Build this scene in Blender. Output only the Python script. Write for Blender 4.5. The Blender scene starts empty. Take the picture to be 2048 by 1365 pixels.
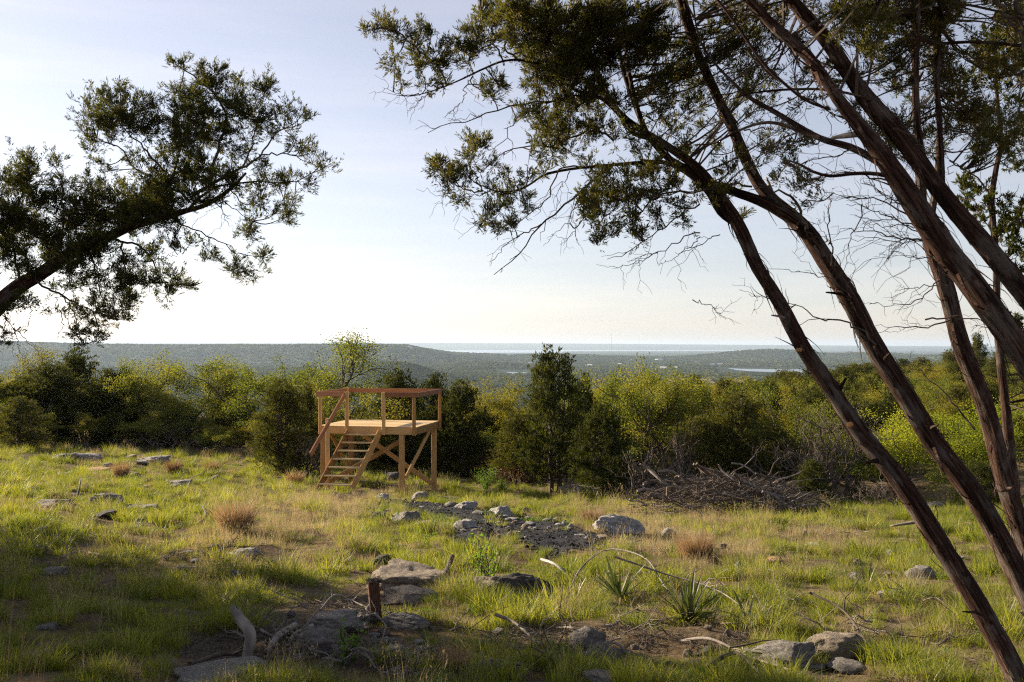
import bpy, math, random
import numpy as np
from mathutils import Vector, Matrix

# ------------------------------------------------------------------ camera, light, exposure
C = bpy.context.scene
COL = C.collection
F, CX, Y0 = 1991.0, 1024.0, 692.0          # focal length, centre and horizon in photo pixels (2048 wide)
cam = bpy.data.objects.new('camera', bpy.data.cameras.new('camera'))
COL.objects.link(cam); C.camera = cam
cam.location = (0, 0, 0); cam.rotation_euler = (math.radians(90), 0, 0)
cam.data.lens = 35.0; cam.data.sensor_width = 36.0
cam.data.shift_y = (Y0 - 682.5) / 2048
cam.data.clip_start = 0.05; cam.data.clip_end = 90000
cam.data.dof.use_dof = True; cam.data.dof.focus_distance = 24.0; cam.data.dof.aperture_fstop = 11.0

SUN_AZ, SUN_EL = -60.0, 18.5               # degrees clockwise from +Y, above horizon
W = bpy.data.worlds.new("World"); C.world = W; W.use_nodes = True
wn = W.node_tree; wn.nodes.clear()
wo = wn.nodes.new('ShaderNodeOutputWorld'); wb = wn.nodes.new('ShaderNodeBackground'); sk = wn.nodes.new('ShaderNodeTexSky')
sk.sky_type = 'NISHITA'; sk.sun_disc = False
sk.sun_elevation = math.radians(SUN_EL); sk.sun_rotation = math.radians(SUN_AZ)
sk.air_density = 1.0; sk.dust_density = 0.55; sk.ozone_density = 2.0; sk.altitude = 300
wb.inputs['Strength'].default_value = 0.058
hs_ = wn.nodes.new('ShaderNodeHueSaturation'); hs_.inputs['Saturation'].default_value = 0.52
wn.links.new(sk.outputs[0], hs_.inputs['Color'])
tn_ = wn.nodes.new('ShaderNodeMix'); tn_.data_type = 'RGBA'; tn_.blend_type = 'MULTIPLY'; tn_.inputs[0].default_value = 1.0; tn_.inputs[7].default_value = (1.03, 0.97, 1.01, 1)
wn.links.new(hs_.outputs[0], tn_.inputs[6])
# faint stretched cloud veil low in the sky
tc_ = wn.nodes.new('ShaderNodeTexCoord'); mp_ = wn.nodes.new('ShaderNodeMapping'); mp_.inputs['Scale'].default_value = (1.6, 1.6, 15); wn.links.new(tc_.outputs['Generated'], mp_.inputs[0])
nz_ = wn.nodes.new('ShaderNodeTexNoise'); nz_.inputs['Scale'].default_value = 2.2; nz_.inputs['Detail'].default_value = 7; nz_.inputs['Roughness'].default_value = .55; wn.links.new(mp_.outputs[0], nz_.inputs['Vector'])
rp_ = wn.nodes.new('ShaderNodeValToRGB'); rp_.color_ramp.elements[0].position = .46; rp_.color_ramp.elements[1].position = .78; rp_.color_ramp.elements[1].color = (.95, .95, .95, 1); wn.links.new(nz_.outputs['Fac'], rp_.inputs[0])
cl_ = wn.nodes.new('ShaderNodeMix'); cl_.data_type = 'RGBA'; wn.links.new(rp_.outputs[0], cl_.inputs[0]); wn.links.new(tn_.outputs[2], cl_.inputs[6])
lt_ = wn.nodes.new('ShaderNodeMix'); lt_.data_type = 'RGBA'; lt_.blend_type = 'MULTIPLY'; lt_.inputs[0].default_value = 1; lt_.inputs[7].default_value = (1.17, 1.10, 1.05, 1); wn.links.new(tn_.outputs[2], lt_.inputs[6]); wn.links.new(lt_.outputs[2], cl_.inputs[7])
wn.links.new(cl_.outputs[2], wb.inputs['Color']); wn.links.new(wb.outputs[0], wo.inputs['Surface'])
sd = bpy.data.lights.new('sun', 'SUN'); sd.energy = 5.0; sd.angle = math.radians(0.53); sd.color = (1.0, 0.84, 0.63)
sun = bpy.data.objects.new('sun', sd); COL.objects.link(sun)
a, e = math.radians(SUN_AZ), math.radians(SUN_EL)
SUN = Vector((math.sin(a) * math.cos(e), math.cos(a) * math.cos(e), math.sin(e)))
sun.rotation_euler = SUN.to_track_quat('Z', 'Y').to_euler()
C.view_settings.view_transform = 'Standard'; C.view_settings.look = 'None'
C.view_settings.gamma = 1.0; C.view_settings.use_curve_mapping = False
C.view_settings.exposure = 1.50
C.cycles.max_bounces = 6; C.cycles.diffuse_bounces = 3; C.cycles.glossy_bounces = 2
C.cycles.transmission_bounces = 3; C.cycles.transparent_max_bounces = 4; C.cycles.volume_bounces = 0
C.cycles.caustics_reflective = False; C.cycles.caustics_refractive = False
C.cycles.use_denoising = False; C.cycles.pixel_filter_type = 'BLACKMAN_HARRIS'; C.cycles.filter_width = 1.15

# ------------------------------------------------------------------ helpers
rng = np.random.default_rng(7)
R = random.Random(11)

def U(a, b, n=None): return rng.uniform(a, b, n)

def arr(p): return np.asarray(p, dtype=np.float64)

class Geo:
    """collects quads (and a random value per piece) into one mesh"""
    def __init__(self): self.v = []; self.f = []; self.a = []; self.n = 0; self.s = []
    def add(self, v, f, a=0.5, st=None):
        v = np.asarray(v, np.float32).reshape(-1, 3); f = np.asarray(f, np.int64).reshape(-1, 4)
        self.v.append(v); self.f.append(f + self.n); self.n += len(v)
        self.a.append(np.broadcast_to(np.asarray(a, np.float32), (len(f),)).copy())
        if st is not None: self.s.append(np.asarray(st, np.float32))
    def box(self, lo, hi, a=0.5):
        x0, y0, z0 = lo; x1, y1, z1 = hi
        v = [(x0,y0,z0),(x1,y0,z0),(x1,y1,z0),(x0,y1,z0),(x0,y0,z1),(x1,y0,z1),(x1,y1,z1),(x0,y1,z1)]
        self.add(v, [(0,3,2,1),(4,5,6,7),(0,1,5,4),(1,2,6,5),(2,3,7,6),(3,0,4,7)], a)
    def mesh(self, name, mat, smooth=False):
        v = np.concatenate(self.v); f = np.concatenate(self.f).astype(np.int32); a = np.concatenate(self.a)
        me = bpy.data.meshes.new(name)
        me.vertices.add(len(v)); me.vertices.foreach_set('co', v.ravel())
        me.loops.add(len(f) * 4); me.loops.foreach_set('vertex_index', f.ravel())
        me.polygons.add(len(f)); me.polygons.foreach_set('loop_start', np.arange(len(f), dtype=np.int32) * 4)
        me.polygons.foreach_set('use_smooth', np.full(len(f), smooth, dtype=bool))
        at = me.attributes.new('v', 'FLOAT', 'FACE'); at.data.foreach_set('value', a)
        if self.s:
            s = np.concatenate(self.s)
            if len(s) == len(v):
                at = me.attributes.new('st', 'FLOAT_VECTOR', 'POINT'); at.data.foreach_set('vector', s.ravel())
        me.update(calc_edges=True)
        if mat: me.materials.append(mat)
        return me
    def obj(self, name, mat, parent=None, smooth=False, loc=None):
        return mkobj(name, self.mesh(name, mat, smooth), parent, loc)

def mkobj(name, me, parent=None, loc=None, rot=None, scale=None):
    o = bpy.data.objects.new(name, me); COL.objects.link(o)
    if loc is not None: o.location = loc
    if rot is not None: o.rotation_euler = rot
    if scale is not None: o.scale = scale
    if parent: o.parent = parent
    return o

def tag(o, label=None, cat=None, group=None, kind=None):
    if label: o['label'] = label
    if cat: o['category'] = cat
    if group: o['group'] = group
    if kind: o['kind'] = kind
    return o

def thing(name, label, cat, loc=(0, 0, 0), group=None, rot=None, scale=None):
    o = mkobj(name, None, None, loc, rot, scale); o.empty_display_size = 0.1
    return tag(o, label, cat, group)

def catmull(P, n):
    """resample a polyline (K,d) smoothly to n points"""
    P = arr(P); K = len(P)
    if K == 2: t = np.linspace(0, 1, n)[:, None]; return P[0] * (1 - t) + P[1] * t
    Q = np.vstack([2 * P[0] - P[1], P, 2 * P[-1] - P[-2]])
    seg = np.linalg.norm(np.diff(P[:, :3], axis=0), axis=1); cum = np.concatenate([[0], np.cumsum(seg)])
    s = np.linspace(0, cum[-1], n); i = np.clip(np.searchsorted(cum, s, side='right') - 1, 0, K - 2)
    t = ((s - cum[i]) / np.maximum(seg[i], 1e-9))[:, None]
    p0, p1, p2, p3 = Q[i], Q[i + 1], Q[i + 2], Q[i + 3]
    return 0.5 * ((2 * p1) + (-p0 + p2) * t + (2 * p0 - 5 * p1 + 4 * p2 - p3) * t**2 + (-p0 + 3 * p1 - 3 * p2 + p3) * t**3)

def norm(v): return v / np.maximum(np.linalg.norm(v, axis=-1, keepdims=True), 1e-9)

def tubes(geo, P, Rr, n=4, a=None):
    """P (M,K,3) polylines, Rr (M,K) or (K,) radii -> open tubes"""
    P = np.asarray(P, float)
    if P.ndim == 2: P = P[None]
    M, K, _ = P.shape
    Rr = np.broadcast_to(np.asarray(Rr, float), (M, K))
    T = np.gradient(P, axis=1); T = norm(T)
    ref = np.where(np.abs(norm(P[:, -1] - P[:, 0])[:, 2:3]) > 0.85, np.array([[1., 0.13, 0]]), np.array([[0.1, 0.07, 1.]]))[:, None, :]
    A = norm(np.cross(T, np.broadcast_to(ref, T.shape))); B = np.cross(T, A)
    ph = np.arange(n) * 2 * math.pi / n
    V = P[:, :, None, :] + Rr[:, :, None, None] * (A[:, :, None, :] * np.cos(ph)[:, None] + B[:, :, None, :] * np.sin(ph)[:, None])
    k = np.arange(K - 1)[:, None]; j = np.arange(n)[None, :]; j2 = (j + 1) % n
    f = np.stack([k * n + j, k * n + j2, (k + 1) * n + j2, (k + 1) * n + j], -1).reshape(-1, 4)
    ff = (f[None] + (np.arange(M) * K * n)[:, None, None]).reshape(-1, 4)
    if a is None: a = np.repeat(rng.random(M), len(f))
    geo.add(V.reshape(-1, 3), ff, a)

def blades(geo, base, d, ln, wd, a=None):
    """kite-shaped leaves: base (N,3), direction d (N,3), length, width"""
    base = np.asarray(base); d = norm(np.asarray(d)); N = len(base)
    side = norm(np.cross(d, norm(rng.normal(size=(N, 3)))))
    ln = np.broadcast_to(ln, (N,))[:, None]; wd = np.broadcast_to(wd, (N,))[:, None]
    m = base + d * ln * 0.5
    V = np.stack([base, m - side * wd * 0.5, base + d * ln, m + side * wd * 0.5], 1)
    if a is None: a = rng.random(N)
    geo.add(V.reshape(-1, 3), np.arange(N * 4).reshape(N, 4), a)

# ------------------------------------------------------------------ materials
def mat(name):
    m = bpy.data.materials.new(name); m.use_nodes = True; nt = m.node_tree
    return m, nt, nt.nodes['Principled BSDF'], nt.nodes['Material Output']

def N(nt, t, **kw):
    n = nt.nodes.new(t)
    for k, v in kw.items():
        if k.startswith('i_'): n.inputs[k[2:].replace('_', ' ')].default_value = v
        else: setattr(n, k, v)
    return n

def ramp(nt, src, stops, interp='LINEAR'):
    r = nt.nodes.new('ShaderNodeValToRGB'); r.color_ramp.interpolation = interp
    el = r.color_ramp.elements
    while len(el) < len(stops): el.new(0.5)
    for e_, (p, c) in zip(el, stops): e_.position = p; e_.color = (*c, 1)
    nt.links.new(src, r.inputs[0]); return r.outputs[0]

def noise(nt, scale, vec=None, detail=4, rough=0.6, dim='3D'):
    n = nt.nodes.new('ShaderNodeTexNoise'); n.noise_dimensions = dim
    n.inputs['Scale'].default_value = scale; n.inputs['Detail'].default_value = detail; n.inputs['Roughness'].default_value = rough
    if vec is not None: nt.links.new(vec, n.inputs['Vector'])
    return n.outputs['Fac']

def mixc(nt, fac, a_, b_, blend='MIX'):
    m = nt.nodes.new('ShaderNodeMix'); m.data_type = 'RGBA'; m.blend_type = blend
    for s, v in ((m.inputs[0], fac), (m.inputs[6], a_), (m.inputs[7], b_)):
        if isinstance(v, (int, float)): s.default_value = v
        elif isinstance(v, tuple): s.default_value = (*v, 1)
        else: nt.links.new(v, s)
    return m.outputs[2]

def mth(nt, op, a_, b_=0.0, clamp=False):
    m = nt.nodes.new('ShaderNodeMath'); m.operation = op; m.use_clamp = clamp
    for s, v in ((m.inputs[0], a_), (m.inputs[1], b_)):
        if isinstance(v, (int, float)): s.default_value = v
        else: nt.links.new(v, s)
    return m.outputs[0]

def attr(nt, name, typ='GEOMETRY', out='Fac'):
    n = nt.nodes.new('ShaderNodeAttribute'); n.attribute_name = name; n.attribute_type = typ
    return n.outputs[out]

def scalev(nt, src, s):
    m = nt.nodes.new('ShaderNodeMapping'); m.inputs['Scale'].default_value = s; nt.links.new(src, m.inputs[0]); return m.outputs[0]

def bump(nt, h, bsdf, strength=0.5, dist=0.02):
    b = nt.nodes.new('ShaderNodeBump'); b.inputs['Strength'].default_value = strength; b.inputs['Distance'].default_value = dist
    nt.links.new(h, b.inputs['Height']); nt.links.new(b.outputs[0], bsdf.inputs['Normal'])

def leafmat(name, stops, trans=0.35, rough=0.6, inst=False, tcol=None, hue=0.0, spec=0.3):
    """leaf: reflects and lets light through; colour varies leaf by leaf and plant by plant"""
    m, nt, b, out = mat(name)
    v = attr(nt, 'v')
    oi = nt.nodes.new('ShaderNodeObjectInfo').outputs['Random']
    f = mth(nt, 'ADD', mth(nt, 'MULTIPLY', v, 0.55), mth(nt, 'MULTIPLY', oi, 0.45)) if not inst else \
        mth(nt, 'ADD', mth(nt, 'MULTIPLY', v, 0.45), mth(nt, 'MULTIPLY', attr(nt, 'tint', 'INSTANCER'), 0.55))
    col = ramp(nt, f, stops)
    nt.links.new(col, b.inputs['Base Color']); b.inputs['Roughness'].default_value = rough
    b.inputs['Specular IOR Level'].default_value = spec
    t = nt.nodes.new('ShaderNodeBsdfTranslucent')
    nt.links.new(mixc(nt, 1.0, col, tcol or (1.5, 1.45, 0.6), 'MULTIPLY'), t.inputs['Color'])
    mx = nt.nodes.new('ShaderNodeMixShader'); mx.inputs[0].default_value = trans
    nt.links.new(b.outputs[0], mx.inputs[1]); nt.links.new(t.outputs[0], mx.inputs[2]); nt.links.new(mx.outputs[0], out.inputs['Surface'])
    return m

def objco(nt, which='Object'): return nt.nodes.new('ShaderNodeTexCoord').outputs[which]

M = {}
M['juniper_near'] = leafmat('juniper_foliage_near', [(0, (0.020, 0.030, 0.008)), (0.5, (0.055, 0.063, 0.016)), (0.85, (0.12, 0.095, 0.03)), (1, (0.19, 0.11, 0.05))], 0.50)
M['juniper_sunlit_tone'] = leafmat('juniper_foliage_sunlit_tone', [(0, (0.035, 0.042, 0.010)), (0.5, (0.075, 0.078, 0.016)), (1, (0.13, 0.11, 0.03))], 0.42)  # paler juniper foliage: sunlight on the near sprays is put into the colour
M['juniper_far'] = leafmat('juniper_foliage', [(0, (0.022, 0.030, 0.008)), (0.5, (0.060, 0.068, 0.014)), (1, (0.135, 0.118, 0.030))], 0.28, .8, spec=.1)
M['oak'] = leafmat('oak_leaves', [(0, (0.065, 0.080, 0.015)), (0.4, (0.130, 0.158, 0.028)), (0.8, (0.24, 0.22, 0.045)), (1, (0.30, 0.22, 0.06))], 0.42, 0.7, spec=.08)
M['oak_gold'] = leafmat('golden_oak_leaves', [(0, (0.10, 0.105, 0.018)), (0.5, (0.19, 0.175, 0.027)), (1, (0.29, 0.22, 0.04))], 0.40, 0.7, spec=.08)
M['oak_bright'] = leafmat('backlit_green_leaves', [(0, (0.11, 0.145, 0.015)), (0.5, (0.22, 0.25, 0.027)), (1, (0.36, 0.35, 0.05))], 0.46, 0.7, spec=.08)  # yellow-green oak leaves, their backlit brightness worked into the colour
M['dead_leaf'] = leafmat('dead_juniper_foliage', [(0, (0.05, 0.022, 0.012)), (0.5, (0.11, 0.048, 0.022)), (1, (0.20, 0.095, 0.045))], 0.25, tcol=(1.3, 1.0, 0.7))
M['shrub'] = leafmat('shrub_leaves', [(0, (0.06, 0.12, 0.015)), (1, (0.14, 0.24, 0.03))], 0.45)
M['grass'] = leafmat('green_grass', [(0, (0.045, 0.070, 0.012)), (0.5, (0.15, 0.175, 0.026)), (1, (0.36, 0.34, 0.08))], 0.5, 0.5, True)
M['straw'] = leafmat('dry_grass', [(0, (0.15, 0.12, 0.06)), (0.5, (0.30, 0.25, 0.135)), (1, (0.46, 0.40, 0.25))], 0.40, 0.6, True, tcol=(1.2, 1.05, 0.75))
M['redstraw'] = leafmat('red_brown_bunchgrass', [(0, (0.13, 0.085, 0.05)), (0.5, (0.27, 0.185, 0.11)), (1, (0.42, 0.32, 0.20))], 0.35, 0.6, tcol=(1.2, 1.0, 0.7))
M['weed'] = leafmat('weed_leaves', [(0, (0.055, 0.10, 0.014)), (1, (0.15, 0.21, 0.03))], 0.45, 0.5, True)
M['yucca'] = leafmat('yucca_leaf', [(0, (0.035, 0.06, 0.022)), (0.6, (0.075, 0.10, 0.035)), (1, (0.20, 0.18, 0.08))], 0.22, 0.4, spec=0.5)
M['yucca_dry'] = leafmat('dry_yucca_leaf', [(0, (0.19, 0.14, 0.08)), (1, (0.32, 0.25, 0.15))], 0.2, 0.6, tcol=(1.1, 1, .8))
M['far_tree'] = leafmat('far_tree_crowns', [(0, (0.018, 0.032, 0.014)), (0.4, (0.042, 0.060, 0.020)), (0.7, (0.12, 0.135, 0.036)), (1, (0.22, 0.21, 0.065))], 0.2, 0.9, True, spec=0.0)

def barkmat():
    m, nt, b, out = mat('juniper_bark')
    st = attr(nt, 'st', out='Vector')
    n1 = noise(nt, 1.0, scalev(nt, st, (85, 85, 5)), 5, 0.65)
    n2 = noise(nt, 1.0, scalev(nt, st, (14, 14, 5)), 3, 0.6)
    col = ramp(nt, n1, [(0.32, (0.005, 0.0035, 0.003)), (0.45, (0.024, 0.012, 0.008)), (0.58, (0.066, 0.032, 0.021)), (0.74, (0.16, 0.11, 0.085))])
    grey = ramp(nt, n2, [(0.50, (0, 0, 0)), (0.62, (1, 1, 1))])
    col = mixc(nt, mth(nt, 'MULTIPLY', grey, 0.55), col, mixc(nt, n1, (0.04, 0.034, 0.03), (0.25, 0.215, 0.185)))
    nt.links.new(col, b.inputs['Base Color']); b.inputs['Roughness'].default_value = 0.9; b.inputs['Specular IOR Level'].default_value = 0.15
    bump(nt, n1, b, 1.0, 0.02)
    return m
M['bark'] = barkmat()

def simple(name, stops, scale, vscale=(1, 1, 1), rough=0.85, bmp=0.5, dist=0.01, rnd=0.0, spec=0.2, coords='Object'):
    m, nt, b, out = mat(name)
    co = scalev(nt, objco(nt, coords), vscale)
    n = noise(nt, scale, co, 6, 0.65)
    f = n
    if rnd: f = mth(nt, 'ADD', n, mth(nt, 'MULTIPLY', mth(nt, 'SUBTRACT', nt.nodes.new('ShaderNodeObjectInfo').outputs['Random'], 0.5), rnd))
    nt.links.new(ramp(nt, f, stops), b.inputs['Base Color'])
    b.inputs['Roughness'].default_value = rough; b.inputs['Specular IOR Level'].default_value = spec
    if bmp: bump(nt, n, b, bmp, dist)
    return m

M['wood'] = simple('new_pine_lumber', [(0.25, (0.28, 0.14, 0.042)), (0.5, (0.48, 0.27, 0.095)), (0.75, (0.62, 0.38, 0.155))], 3.0, (1.0, 14, 14), 0.6, 0.35, 0.004, 0.8)
M['wood_top'] = simple('pale_deck_boards', [(0.25, (0.46, 0.30, 0.13)), (0.5, (0.60, 0.42, 0.20)), (0.75, (0.70, 0.52, 0.28))], 3.0, (1.0, 14, 14), 0.55, 0.3, 0.004, 0.5)
M['wood_red'] = simple('reddish_rail_lumber', [(0.25, (0.20, 0.080, 0.035)), (0.5, (0.33, 0.145, 0.065)), (0.75, (0.45, 0.22, 0.11))], 3.0, (1.0, 14, 14), 0.6, 0.35, 0.004, 0.5)
M['twig'] = simple('oak_bark', [(0.3, (0.035, 0.026, 0.020)), (0.6, (0.11, 0.085, 0.065)), (0.8, (0.19, 0.16, 0.13))], 9, (1, 1, .4), 0.9, 0.4)
M['twig_grey'] = simple('bare_grey_twigs', [(0.3, (0.060, 0.046, 0.036)), (0.6, (0.15, 0.12, 0.095)), (0.8, (0.27, 0.23, 0.19))], 9, (1, 1, .4), 0.9, 0.3)
M['driftwood'] = simple('weathered_wood', [(0.3, (0.075, 0.062, 0.055)), (0.5, (0.20, 0.17, 0.145)), (0.75, (0.36, 0.31, 0.27))], 14, (1, 1, .25), 0.85, 0.6)
M['cutwood'] = simple('broken_cedar_wood', [(0.3, (0.24, 0.10, 0.035)), (0.7, (0.50, 0.26, 0.10))], 14, (1, 1, .3), 0.7, 0.3)
M['stake'] = simple('rusty_brown_stake', [(0.3, (0.05, 0.024, 0.015)), (0.7, (0.14, 0.066, 0.038))], 20, (6, 6, 1), 0.75, 0.5)
M['char'] = simple('charcoal', [(0.3, (0.006, 0.006, 0.006)), (0.7, (0.03, 0.027, 0.025))], 20, (1, 1, 1), 0.7, 0.8, 0.03)

def rockmat(name, c0, c1, c2, burn=0.0):
    m, nt, b, out = mat(name)
    co = objco(nt)
    n1 = noise(nt, 4.0, co, 8, 0.65); n2 = noise(nt, 30.0, co, 8, 0.8); n3 = noise(nt, 1.0, scalev(nt, co, (3, 3, 26)), 4, 0.6)
    col = ramp(nt, mth(nt, 'ADD', mth(nt, 'MULTIPLY', n1, 0.55), mth(nt, 'MULTIPLY', n2, 0.45)), [(0.36, c0), (0.5, c1), (0.64, c2)])
    col = mixc(nt, ramp(nt, noise(nt, 9.0, co, 5, 0.7), [(0.58, (0, 0, 0)), (0.68, (0.6, 0.6, 0.6))]), col, (0.075, 0.07, 0.062))
    nt.links.new(col, b.inputs['Base Color']); b.inputs['Roughness'].default_value = 0.9; b.inputs['Specular IOR Level'].default_value = 0.2
    bump(nt, mth(nt, 'ADD', mth(nt, 'ADD', n1, mth(nt, 'MULTIPLY', n2, 0.4)), mth(nt, 'MULTIPLY', n3, 0.6)), b, 1.0, 0.075)
    return m
M['rock_grey'] = rockmat('grey_limestone', (0.14, 0.13, 0.115), (0.29, 0.265, 0.235), (0.44, 0.40, 0.35))
M['rock_tan'] = rockmat('tan_limestone', (0.17, 0.14, 0.105), (0.34, 0.28, 0.215), (0.48, 0.40, 0.31))
M['rock_white'] = rockmat('white_limestone', (0.20, 0.19, 0.18), (0.45, 0.43, 0.405), (0.62, 0.60, 0.57))
M['rock_orange'] = rockmat('orange_sandstone', (0.26, 0.14, 0.06), (0.46, 0.28, 0.14), (0.58, 0.40, 0.24))
M['rock_dark'] = rockmat('dark_lichen_rock', (0.05, 0.048, 0.045), (0.11, 0.10, 0.095), (0.20, 0.185, 0.17))

# ------------------------------------------------------------------ the lie of the land
US = [-0.6, -0.5, -0.3, -0.15, 0.0, 0.2, 0.35, 0.5, 0.6]
S1 = [.083, .085, .097, .109, .110, .113, .115, .115, .115]
S2 = [.05, .05, .05, .05, .07, .06, .02, -.012, -.015]
DROP = [52, 52, 50, 48, 46, 50, 75, 170, 180]
VALLEY = -70.0
def sst(x, a_, b_):
    t = np.clip((x - a_) / (b_ - a_), 0, 1); return t * t * (3 - 2 * t)
_wv = [(math.cos(q) * f_, math.sin(q) * f_, p_, w_) for q, f_, p_, w_ in
       [(0.3, 1.0, 0.5, 1.0), (1.7, 1.31, 2.1, .8), (2.6, 1.73, 4.0, .6), (0.9, 2.3, 1.0, .45), (2.1, 3.1, 3.3, .35), (1.2, 4.7, 0.2, .25), (2.9, 6.1, 5.0, .18)]]
def waves(x, y, wl):
    k = 2 * math.pi / wl; s = 0
    for cx_, cy_, p_, w_ in _wv: s = s + w_ * np.sin(k * (cx_ * x + cy_ * y) + p_ + 1.3 * np.sin(k * 0.6 * (cy_ * x - cx_ * y) + 2 * p_))
    return s / 3.6
def zg(x, y):
    x = np.asarray(x, float); y = np.asarray(y, float)
    D = np.maximum(y, -6.0); u = np.clip(x / np.maximum(np.abs(y), 3.0), -.6, .6)
    s1 = np.interp(u, US, S1); s2 = np.interp(u, US, S2); dr = np.interp(u, US, DROP)
    r = np.hypot(x, y)
    Dn = np.minimum(D, 28.0); Df = np.clip(D, 28.0, dr) - 28.0
    z = -(1.15 + s1 * Dn + s2 * Df)
    z = z + (0.05 * waves(x, y, 3.1) + .035 * waves(x + 2, y, 1.15) + .02 * waves(x, y + 3, .55)) * sst(r, 2, 5) + 0.10 * waves(x + 7, y, 9.0) * sst(r, 5, 12)
    t = sst(np.maximum(D, r * 0.8), dr * 0.9, dr + 520)
    val = VALLEY + 5 * waves(x, y, 700) * sst(r, 400, 900) * (1 - sst(r, 3500, 6000)) + 2.0 * waves(x, y, 210) * (1 - sst(r, 3000, 5000))
    uu = x / np.maximum(y, 1.0)
    # lake basins stay flat
    flat = np.exp(-((uu - .256) / .06) ** 2 - ((D - 2830) / 480) ** 2) + np.exp(-((uu - .0) / .03) ** 2 - ((D - 2560) / 260) ** 2)
    val = val * (1 - np.clip(flat * 1.6, 0, 1)) + (VALLEY - 1.5) * np.clip(flat * 1.6, 0, 1)
    # long mesa on the left
    up = x / np.maximum(D, 1)
    mtop = np.interp(up, [-.9, -.514, -.41, -.33, -.2, -.145, -.105, -.085, -.06, -.032, .0], [18, 12, 1, -2, -1, 1, -4, -22, -42, -54, -68])
    m = sst(D, 3350 + 140 * waves(x, 0, 900), 4050 + 160 * waves(x, 50, 1300)) * (1 - sst(D, 5600, 6800))
    val = val + (mtop - VALLEY + 1.6 * waves(x, y, 420)) * m * (uu < .02) * (y > 0)
    # spur in front of it and low hills to the right
    for (uc, Dc, wu, wd_, top) in ((-.112, 1950, .045, 230, -37), (-.155, 2250, .05, 260, -48), (-.03, 3050, .05, 300, -57), (.27, 5000, .045, 400, -36), (.22, 4900, .05, 420, -44),
                                   (.05, 4700, .09, 420, -45), (.36, 5200, .06, 500, -42), (-.35, 2500, .14, 300, -60), (.5, 4300, .12, 600, -35)):
        val = val + (top - VALLEY) * np.exp(-((up - uc) / wu) ** 2 - ((D - Dc) / wd_) ** 2) * (y > 0)
    rt = np.interp(up, [-1.2, -.6, -.2, -.1, .0, .1, .2, .3, .4, .5, 1.0], [50, 55, 62, 55, 50, 40, 22, 8, -8, -20, -25]) + 5 * waves(x, y, 5200)
    rt2 = rt * .55 - 8 + 6 * waves(x + 900, y, 3100)
    val = val + (rt - VALLEY) * sst(r, 17300, 19500) + np.maximum(rt2 - VALLEY, 0) * np.exp(-((r - 17500) / 700) ** 2) * .55
    return z * (1 - t) + val * t

def G(px, py):
    """world point where the view line through a photo pixel meets the ground"""
    lo, hi = 2.0, 120.0
    k = -(py - Y0) / F; ux = (px - CX) / F
    Ds = np.concatenate([np.linspace(2, 60, 1200), np.linspace(60, 160, 400)])
    g = k * Ds - zg(ux * Ds, Ds)
    i = int(np.argmax(g < 0)) if (g < 0).any() else len(Ds) - 1
    D = Ds[i]; return np.array([ux * D, D, float(zg(ux * D, D))])
def P3(px, py, D): return np.array([(px - CX) / F * D, D, -(py - Y0) / F * D])
def GX(px, D): x = (px - CX) / F * D; return np.array([x, D, float(zg(x, D))])

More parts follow.
